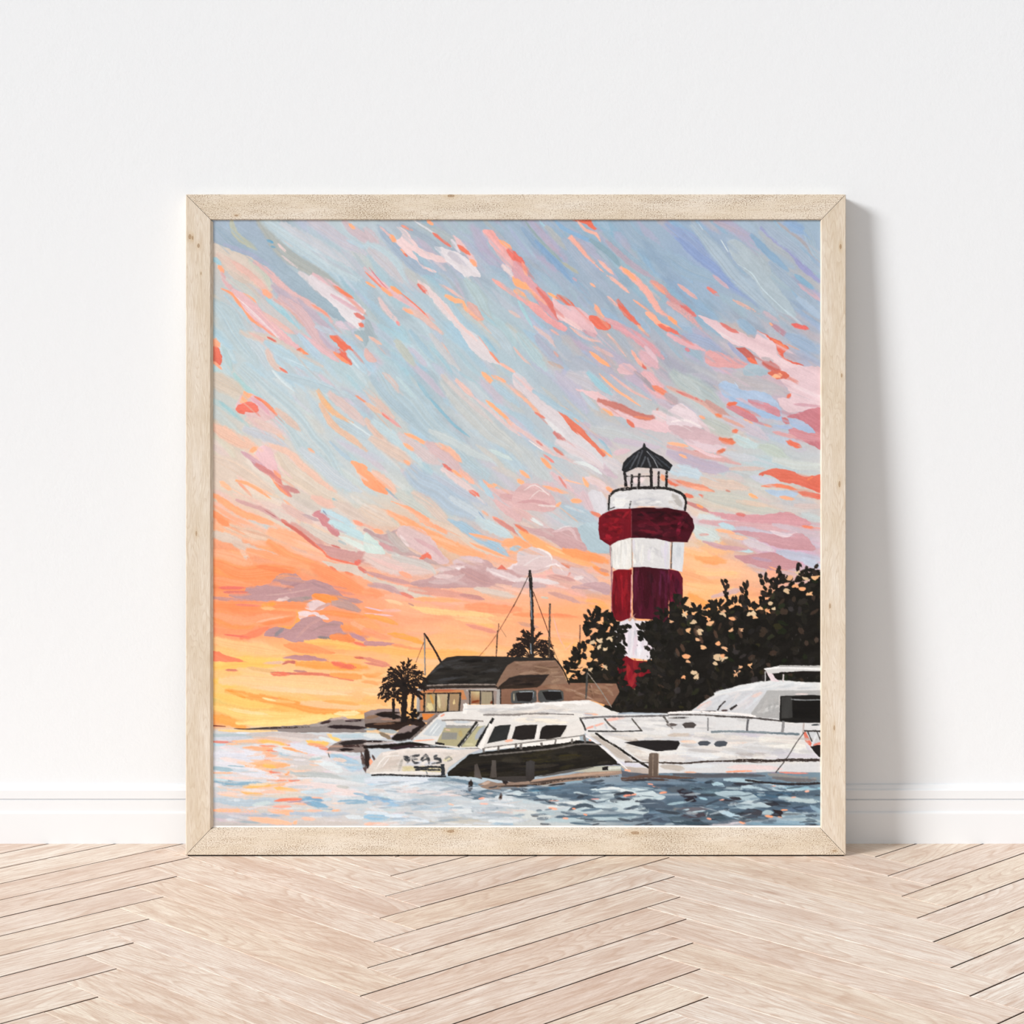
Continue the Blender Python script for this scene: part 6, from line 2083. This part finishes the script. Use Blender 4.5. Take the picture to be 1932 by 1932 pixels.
def finish(P):
    W1, W2, GR, LI = 'EDEDEA', 'E6E6E4', 'C9CBCE', 'D3D0D8'
    scumble(P, [(1150, 934), (1170, 925), (1260, 925), (1288, 940), (1288, 960), (1150, 960)], 26, 31, [W1, 'D2D2D4', 'C6C6C8', 'E4E4E4'], 4, 8, 10, 24, 3, 6, .6)
    scumble(P, [(1152, 1020), (1190, 1017), (1190, 1072), (1154, 1072)], 12, 32, [W1, 'D6D5D2', 'F0EFEB'], 90, 4, 20, 44, 3, 6, .6)
    scumble(P, [(1194, 1016), (1262, 1016), (1262, 1070), (1194, 1070)], 22, 33, [W2, 'C9C9CB', 'D3D3D5', 'DAD6E2'], 88, 5, 18, 44, 4, 8, .55)
    scumble(P, [(1267, 1024), (1290, 1024), (1287, 1076), (1268, 1072)], 8, 34, ['C6CCD2', 'DEE2E4', 'D0D4DA'], 90, 4, 14, 36, 3, 6, .6)
    scumble(P, [(1130, 976), (1147, 965), (1190, 960), (1190, 1012), (1150, 1027), (1130, 1012)], 34, 35, ['8A1620', '6A101C', '560C16', '9A1C28'], 4, 30, 8, 24, 4, 8, .6)
    scumble(P, [(1192, 960), (1260, 959), (1300, 972), (1308, 995), (1294, 1020), (1192, 1012)], 46, 36, ['300A12', '4A0E1C', '5E1424', '2A0810', '6A1A2C'], 3, 25, 10, 34, 4, 9, .6)
    scumble(P, [(1157, 1078), (1190, 1075), (1189, 1164), (1158, 1166)], 24, 37, ['8A1822', '5A0E18', '6E121E', 'A0202A'], 90, 4, 20, 60, 4, 8, .6)
    scumble(P, [(1194, 1071), (1260, 1076), (1284, 1092), (1283, 1148), (1258, 1172), (1194, 1166)], 46, 38, ['3A0C18', '52142A', '46101E', '5E2040', '300A14'], 90, 4, 24, 64, 4, 9, .6)
    scumble(P, [(1174, 1174), (1250, 1178), (1250, 1238), (1176, 1240)], 22, 39, ['EDE3EC', 'D0D0DA', 'F2ECF0', 'E0CCD6'], 90, 5, 16, 44, 4, 8, .6)
    scumble(P, [(1170, 1246), (1182, 1238), (1220, 1248), (1210, 1292), (1178, 1302)], 18, 40, ['8A1A26', '5A101A', '6E1420', '9A2A2C'], 90, 10, 12, 36, 4, 8, .6)

def finish_low(P):
    scumble(P, [(800, 1288), (836, 1246), (862, 1238), (936, 1239), (956, 1250), (940, 1275), (932, 1290)], 46, 41, ['1E1C1A', '34322F', '3E3E40', '161413', '2A2826'], -6, 12, 14, 46, 3, 7, .6)
    scumble(P, [(946, 1290), (960, 1282), (1030, 1274), (1012, 1294)], 14, 42, ['1E1816', '3E3028', '2A211C'], -4, 8, 14, 40, 2, 5, .6)
    scumble(P, [(972, 1249), (1044, 1245), (1060, 1270), (1066, 1286), (1040, 1288), (1034, 1274), (984, 1271), (962, 1276)], 30, 43, ['9A7E6A', '6E5444', '86695A', 'A88C74'], -4, 8, 12, 40, 2, 6, .6)
    scumble(P, [(946, 1300), (1012, 1298), (1024, 1292), (1160, 1291), (1164, 1306), (1150, 1326), (1100, 1319), (1066, 1322), (1064, 1300), (946, 1302)], 36, 44, ['9A7862', '765644', '86644E', 'A5866E'], 2, 10, 10, 34, 3, 7, .6)
    hull = [(1100, 1382), (1240, 1380), (1545, 1388), (1545, 1440), (1300, 1438), (1200, 1436), (1170, 1420)]
    scumble(P, hull, 95, 45, ['EAE9E5', 'C9CCD0', 'BFC0C8', 'D6D0CC', 'B5B0AE', 'E4E0DA', 'C4C4C4'], 2, 5, 20, 80, 4, 9, .6)
    scumble(P, [(1110, 1356), (1300, 1350), (1540, 1362), (1540, 1376), (1300, 1376), (1120, 1376)], 40, 46, ['E8E7E4', 'CDCDCE', 'D9D6D6', 'B9BABC'], 1, 4, 16, 60, 3, 7, .55)
    scumble(P, [(880, 1336), (1100, 1324), (1150, 1340), (1090, 1350), (1084, 1362), (920, 1362)], 44, 47, ['EDEBE7', 'CFCCC8', 'DCD6D0', 'BDBCBC', 'E9E0D6', 'C6C6C8'], -2, 6, 14, 54, 3, 7, .55)
    scumble(P, [(700, 1448), (726, 1420), (780, 1412), (880, 1412), (850, 1446), (838, 1456), (704, 1456)], 34, 48, ['E6E0DA', 'CFC8C0', 'DDD4CA', 'C4BDB4', 'E0DCD8'], 0, 12, 8, 30, 3, 6, .4)
    scumble(P, [(860, 1448), (880, 1424), (960, 1414), (1090, 1400), (1140, 1420), (1160, 1440), (1080, 1450), (940, 1468), (870, 1462)], 50, 49, ['181614', '2A2620', '302C1C', '23201E', '38332A'], -6, 6, 18, 60, 3, 8, .6)
    scumble(P, [(1310, 1338), (1380, 1302), (1450, 1296), (1420, 1342)], 26, 50, ['C4C9D0', 'D9DDE2', 'CFCBD0', 'E0DCDC'], -45, 15, 14, 44, 3, 7, .5)
    scumble(P, [(1310, 1326), (1360, 1300), (1450, 1287), (1545, 1288), (1545, 1300), (1450, 1300), (1370, 1306)], 24, 51, ['EDEEEF', 'D6DBDF', 'C9CFD4'], -6, 8, 16, 50, 3, 6, .55)
    scumble(P, [(1424, 1346), (1446, 1306), (1465, 1308), (1466, 1352)], 14, 52, ['9E9F9F', 'BDBEBE', 'B0AFAE'], -70, 15, 10, 30, 3, 7, .5)
    scumble(P, [(840, 1474), (960, 1478), (1200, 1462), (1549, 1472), (1549, 1490), (1180, 1490), (1000, 1500), (860, 1492)], 60, 56, ['4E6072', '3A4654', '5E7284', '2E3640', '70889A'], 0, 6, 12, 44, 2, 5, .7)
    scumble(P, [(402, 1385), (600, 1385), (690, 1420), (690, 1558), (402, 1558)], 130, 53, ['E2DEE4', 'DCE4EA', 'C4CED6', 'F0CDB8', 'B8CAD6', 'D2CDCB', 'FFC49C'], 1, 5, 12, 50, 2, 6, .55)
    scumble(P, [(690, 1470), (840, 1472), (980, 1490), (1010, 1558), (690, 1558)], 170, 54, ['DCE4EA', 'B9C4CE', '9FAFBC', 'C9CCD0', '8FA3B4', 'E0E4E8', 'A9B4BE', 'D8CCC8'], 0, 7, 12, 54, 2, 6, .55)
    scumble(P, [(1000, 1482), (1549, 1478), (1549, 1558), (1000, 1558)], 200, 55, ['4A5C6C', '566A7A', 'A9C0CA', 'C0CED4', '70889A', '343C48', '2C3038', '465666'], 0, 8, 10, 44, 2, 6, .6)

def paint_all():
    P = Painter(); paint_base(P)
    for (ox, oy), t in SKY_TILES.items(): run_tile(P, ox, oy, t)
    for (ox, oy), t in LOW_TILES: run_tile(P, ox, oy, t)
    smear(P, 1700, 5, 400, 410, 1550, 1368)
    smear(P, 260, 6, 400, 1380, 1550, 1558)
    def put(tiles):
        for (ox, oy), t in tiles: run_tile(P, ox, oy, t, 1.0 if ox == 0 else 6.662)
    put(ITEM_TILES[:1])
    palm(P, 1002, 1224, 12, 34, 44, -math.pi * 1.10, math.pi * .10, 3)
    palm(P, 1000, 1240, 8, 28, 46, -math.pi * 1.04, math.pi * .04, 4)
    put(ITEM_TILES[1:2])
    put(LIGHTHOUSE[:1]); finish(P)
    trees(P)
    put(HOUSE)
    for x0, y0, x1, y1, w in ((764, 1290, 761, 1361, 11), (742, 1318, 743, 1356, 6), (780, 1308, 777, 1340, 5)): P.stroke([(x0, y0), (x1, y1)], w, (32, 26, 25), 'l', 1, 4)
    palm(P, 762, 1288, 13, 34, 50, -math.pi * 1.10, math.pi * .10, 5, (34, 26, 24))
    palm(P, 764, 1298, 8, 22, 36, -math.pi * 1.15, math.pi * .15, 15, (34, 26, 24))
    palm(P, 742, 1314, 9, 13, 22, -math.pi * 1.2, math.pi * .25, 6, (34, 26, 24))
    palm(P, 778, 1308, 9, 12, 21, -math.pi * 1.1, math.pi * .2, 7, (34, 26, 24))
    blobs(P, [(754, 1282), (772, 1282), (778, 1298), (768, 1312), (752, 1308), (744, 1296)], 12, 8, [(32, 26, 24), (24, 20, 20)], 8, 14)
    blobs(P, [(768, 1344), (784, 1338), (790, 1362), (765, 1362)], 14, 9, [(32, 26, 24), (24, 20, 20)], 6, 12)
    put(BOATS); finish_low(P); put(DETAIL)
    put(ITEM_TILES[2:])
    P.img *= (1 + .045 * (P.grain - .5))[..., None]; P.img += P.n3[..., None] * 3.0
    return P
# ---- the framed painting, leaning on the wall ------------------------------------
THICK = .0405
# depth (along the optical axis) of the frame's front plane, which is square to the view: solved so that it stands on the floor and its top touches the wall
def on_floor(v, z=0.0):
    t = -(v - AY) / F_PX; s, c = math.sin(TILT), math.cos(TILT)
    return (1.0 - z) * (c + t * s) / (s - t * c)
V_TOP, V_BOT, U_L, U_R = 366.6, 1613.3, 350.4, 1596.0
yb = on_floor(V_BOT, THICK * math.sin(TILT))
D0 = yb * math.cos(TILT) + (1.0 - THICK * math.sin(TILT)) * math.sin(TILT)
K = D0 / F_PX                                             # metres per pixel in the front plane
FW, FH = (U_R - U_L) * K, (V_BOT - V_TOP) * K
print('frame', FW, FH, 'gap to wall at the top', WALL_Y - (yb + THICK * math.cos(TILT) + FH * math.sin(TILT)))
root = bpy.data.objects.new('framed_painting', None); COL.objects.link(root); root.empty_display_size = .1
root['label'] = 'square lighthouse sunset painting in a pale wooden frame, leaning on the white wall'
root['category'] = 'painting'
# local axes: x right, y into the wall, z up along the picture; origin at the foot of the front face, on the optical axis' vertical
root.location = (0, yb, THICK * math.sin(TILT)); root.rotation_euler = (-TILT, 0, 0)
def lx(u): return (u - AX) * K
def lz(v): return (V_BOT - v) * K
OL, OR, OT, OB = 396.8, 1550.0, 413.6, 1565.0             # the opening
RECESS = .0054                                            # the print lies this far behind the front, the rails slope down to it
def rail(name, length, width, mat, m0, m1, place, slope):
    """mitred rail, length along x, outer edge at z=0, inner edge at z=width; m0, m1: mitre run at either end"""
    bm = bmesh.new(); g = .0005; ch = .0011
    def sec(i, y, zi0, zi1):   # ring at depth y
        pass
    rows = []
    # cross-section (y, z) walked round the bar, chamfered on the two front edges
    cs = [(THICK, 0), (ch, 0), (0, ch), (0, width - ch * .5), (ch * .3, width), (RECESS + .0001, width + slope), (THICK, width + slope)]
    for end in (0, 1):
        r = []
        for y, z in cs:
            x = (m0 * z / width + g) if end == 0 else (length - m1 * z / width - g)
            r.append(bm.verts.new((x, y, z)))
        rows.append(r)
    n = len(cs)
    for i in range(n): bm.faces.new((rows[0][i], rows[0][(i + 1) % n], rows[1][(i + 1) % n], rows[1][i]))
    for r in rows: bm.faces.new(r).material_index = 1
    bmesh.ops.recalc_face_normals(bm, faces=bm.faces)
    o = mesh_obj('frame_rail', bm, mat, root); o.data.materials.append(joint); o.matrix_local = place
    return o
X0, X1, Z0, Z1 = lx(U_L), lx(U_R), 0.0, FH
wl, wr, wt, wb = (OL - U_L) * K, (U_R - OR) * K, (OT - V_TOP) * K, (V_BOT - OB) * K
def knot(along, edge, a, w): return (along * K, edge * K, a * K, w * K)
top_m = rail_material('open', 'top', [knot(745, 3, 7, 3), knot(1150, 40, 4, 2)])
bottom_m = rail_material('open', 'bottom', [knot(500, 45, 7, 3), knot(848, 42, 8, 3), knot(1224, 8, 4, 1.6)])
left_m = rail_material('straight', 'left', [knot(80, 8, 5, 3), knot(82, 13, 4, 1.6), knot(97, 24, 4.5, 2.4), knot(149, 29, 3, 1), knot(640, 20, 5, 1.4)])
right_m = rail_material('straight', 'right', [knot(1148, 10, 5, 2), knot(240, 22, 5, 1.5), knot(700, 12, 6, 2), knot(470, 30, 5, 1.6), knot(905, 8, 4, 1.6)])
def frame_m(ox, oz, ang): return Matrix.Translation((ox, 0, oz)) @ Matrix.Rotation(ang, 4, 'Y')
rail('bottom', X1 - X0, wb, bottom_m, wl, wr, frame_m(X0, Z0, 0), 3.0 * K)
rail('top', X1 - X0, wt, top_m, wr, wl, frame_m(X1, Z1, math.pi), 1.2 * K)
rail('left', Z1 - Z0, wl, left_m, wt, wb, frame_m(X0, Z1, math.pi / 2), 5.0 * K)
rail('right', Z1 - Z0, wr, right_m, wb, wt, frame_m(X1, Z0, -math.pi / 2), 1.6 * K)
bm = bmesh.new(); box(bm, lx(OL - 24), lx(OR + 24), THICK - .006, THICK - .002, lz(OB + 24), lz(OT - 24))
mesh_obj('backing_board', bm, plain('backing_board_brown', (120, 92, 64)), root)
bm = bmesh.new(); tt = math.tan(TILT) * .985                # black strip added as the contact shadow under the bottom rail: it fills the wedge down to the floor
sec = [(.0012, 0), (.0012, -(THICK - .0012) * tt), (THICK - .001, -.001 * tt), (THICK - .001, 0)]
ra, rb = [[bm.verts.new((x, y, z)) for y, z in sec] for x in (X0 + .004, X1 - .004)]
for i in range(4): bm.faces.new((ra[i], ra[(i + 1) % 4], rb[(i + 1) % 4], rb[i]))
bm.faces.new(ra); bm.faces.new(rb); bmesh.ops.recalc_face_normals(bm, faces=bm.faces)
strip = mesh_obj('gap_shadow_strip', bm, plain('gap_shadow_black', (16, 14, 13), .8), root); strip['label'] = 'thin black strip added as the shadow under the bottom rail'
K2 = (D0 + RECESS) / F_PX
def px(u): return (u - AX) * K2
def pz(v): return lz(AY) + (AY - v) * K2
bm = bmesh.new(); box(bm, px(397), px(1552), RECESS + .0008, RECESS + .0022, pz(1566.5), pz(412))
paper = mesh_obj('print_margin', bm, plain('white_paper', (252, 251, 250)), root); paper['label'] = 'narrow white margin under the painted area'

# canvas mesh: one vertex for every point of the painted image, its paint a little thicker or thinner
P = paint_all()
ny, nx = P.H // 2, P.W // 2
im = P.img[:ny * 2, :nx * 2].reshape(ny, 2, nx, 2, 3).mean((1, 3)); hg = P.hgt[:ny * 2, :nx * 2].reshape(ny, 2, nx, 2).mean((1, 3))
us = np.linspace(PX0 - 3, PX1 + 1, nx); vs = np.linspace(PY0 - 3, PY1, ny)
us = np.interp(np.arange(nx), [0, 3, nx - 4, nx - 1], [PX0 - 3, PX0 + 3.5, PX1 - 4, PX1 + 1]); vs = np.interp(np.arange(ny), [0, 3, ny - 1], [PY0 - 3, PY0 + 3.5, PY1 - .7])
co = np.empty((ny, nx, 3), np.float32)
co[..., 0] = ((us - AX) * K2)[None, :]; co[..., 2] = (lz(AY) + (AY - vs) * K2)[:, None]
co[..., 1] = RECESS - .0004 * np.clip(hg, 0, 1)
co = co.reshape(-1, 3)
idx = np.arange(ny * nx, dtype=np.int32).reshape(ny, nx)
quads = np.stack([idx[:-1, :-1], idx[1:, :-1], idx[1:, 1:], idx[:-1, 1:]], -1).reshape(-1)
nq = len(quads) // 4
me = bpy.data.meshes.new('painting')
me.vertices.add(len(co)); me.vertices.foreach_set('co', co.ravel())
me.loops.add(len(quads)); me.loops.foreach_set('vertex_index', quads)
me.polygons.add(nq); me.polygons.foreach_set('loop_start', np.arange(0, nq * 4, 4, dtype=np.int32))
me.update(calc_edges=True)
me.polygons.foreach_set('use_smooth', np.ones(nq, bool))
rgb = np.clip(im.reshape(-1, 3) / 255.0, 0, 1); rgb = np.where(rgb <= .04045, rgb / 12.92, ((rgb + .055) / 1.055) ** 2.4)
ca = me.color_attributes.new('paint', 'FLOAT_COLOR', 'POINT')
ca.data.foreach_set('color', np.concatenate([rgb, np.ones((len(rgb), 1))], 1).astype(np.float32).ravel())
me.materials.append(painting_material())
po = bpy.data.objects.new('painting', me); COL.objects.link(po); po.parent = root
po['label'] = 'painted canvas: red and white lighthouse, dark trees, white boats, orange and blue sunset sky'
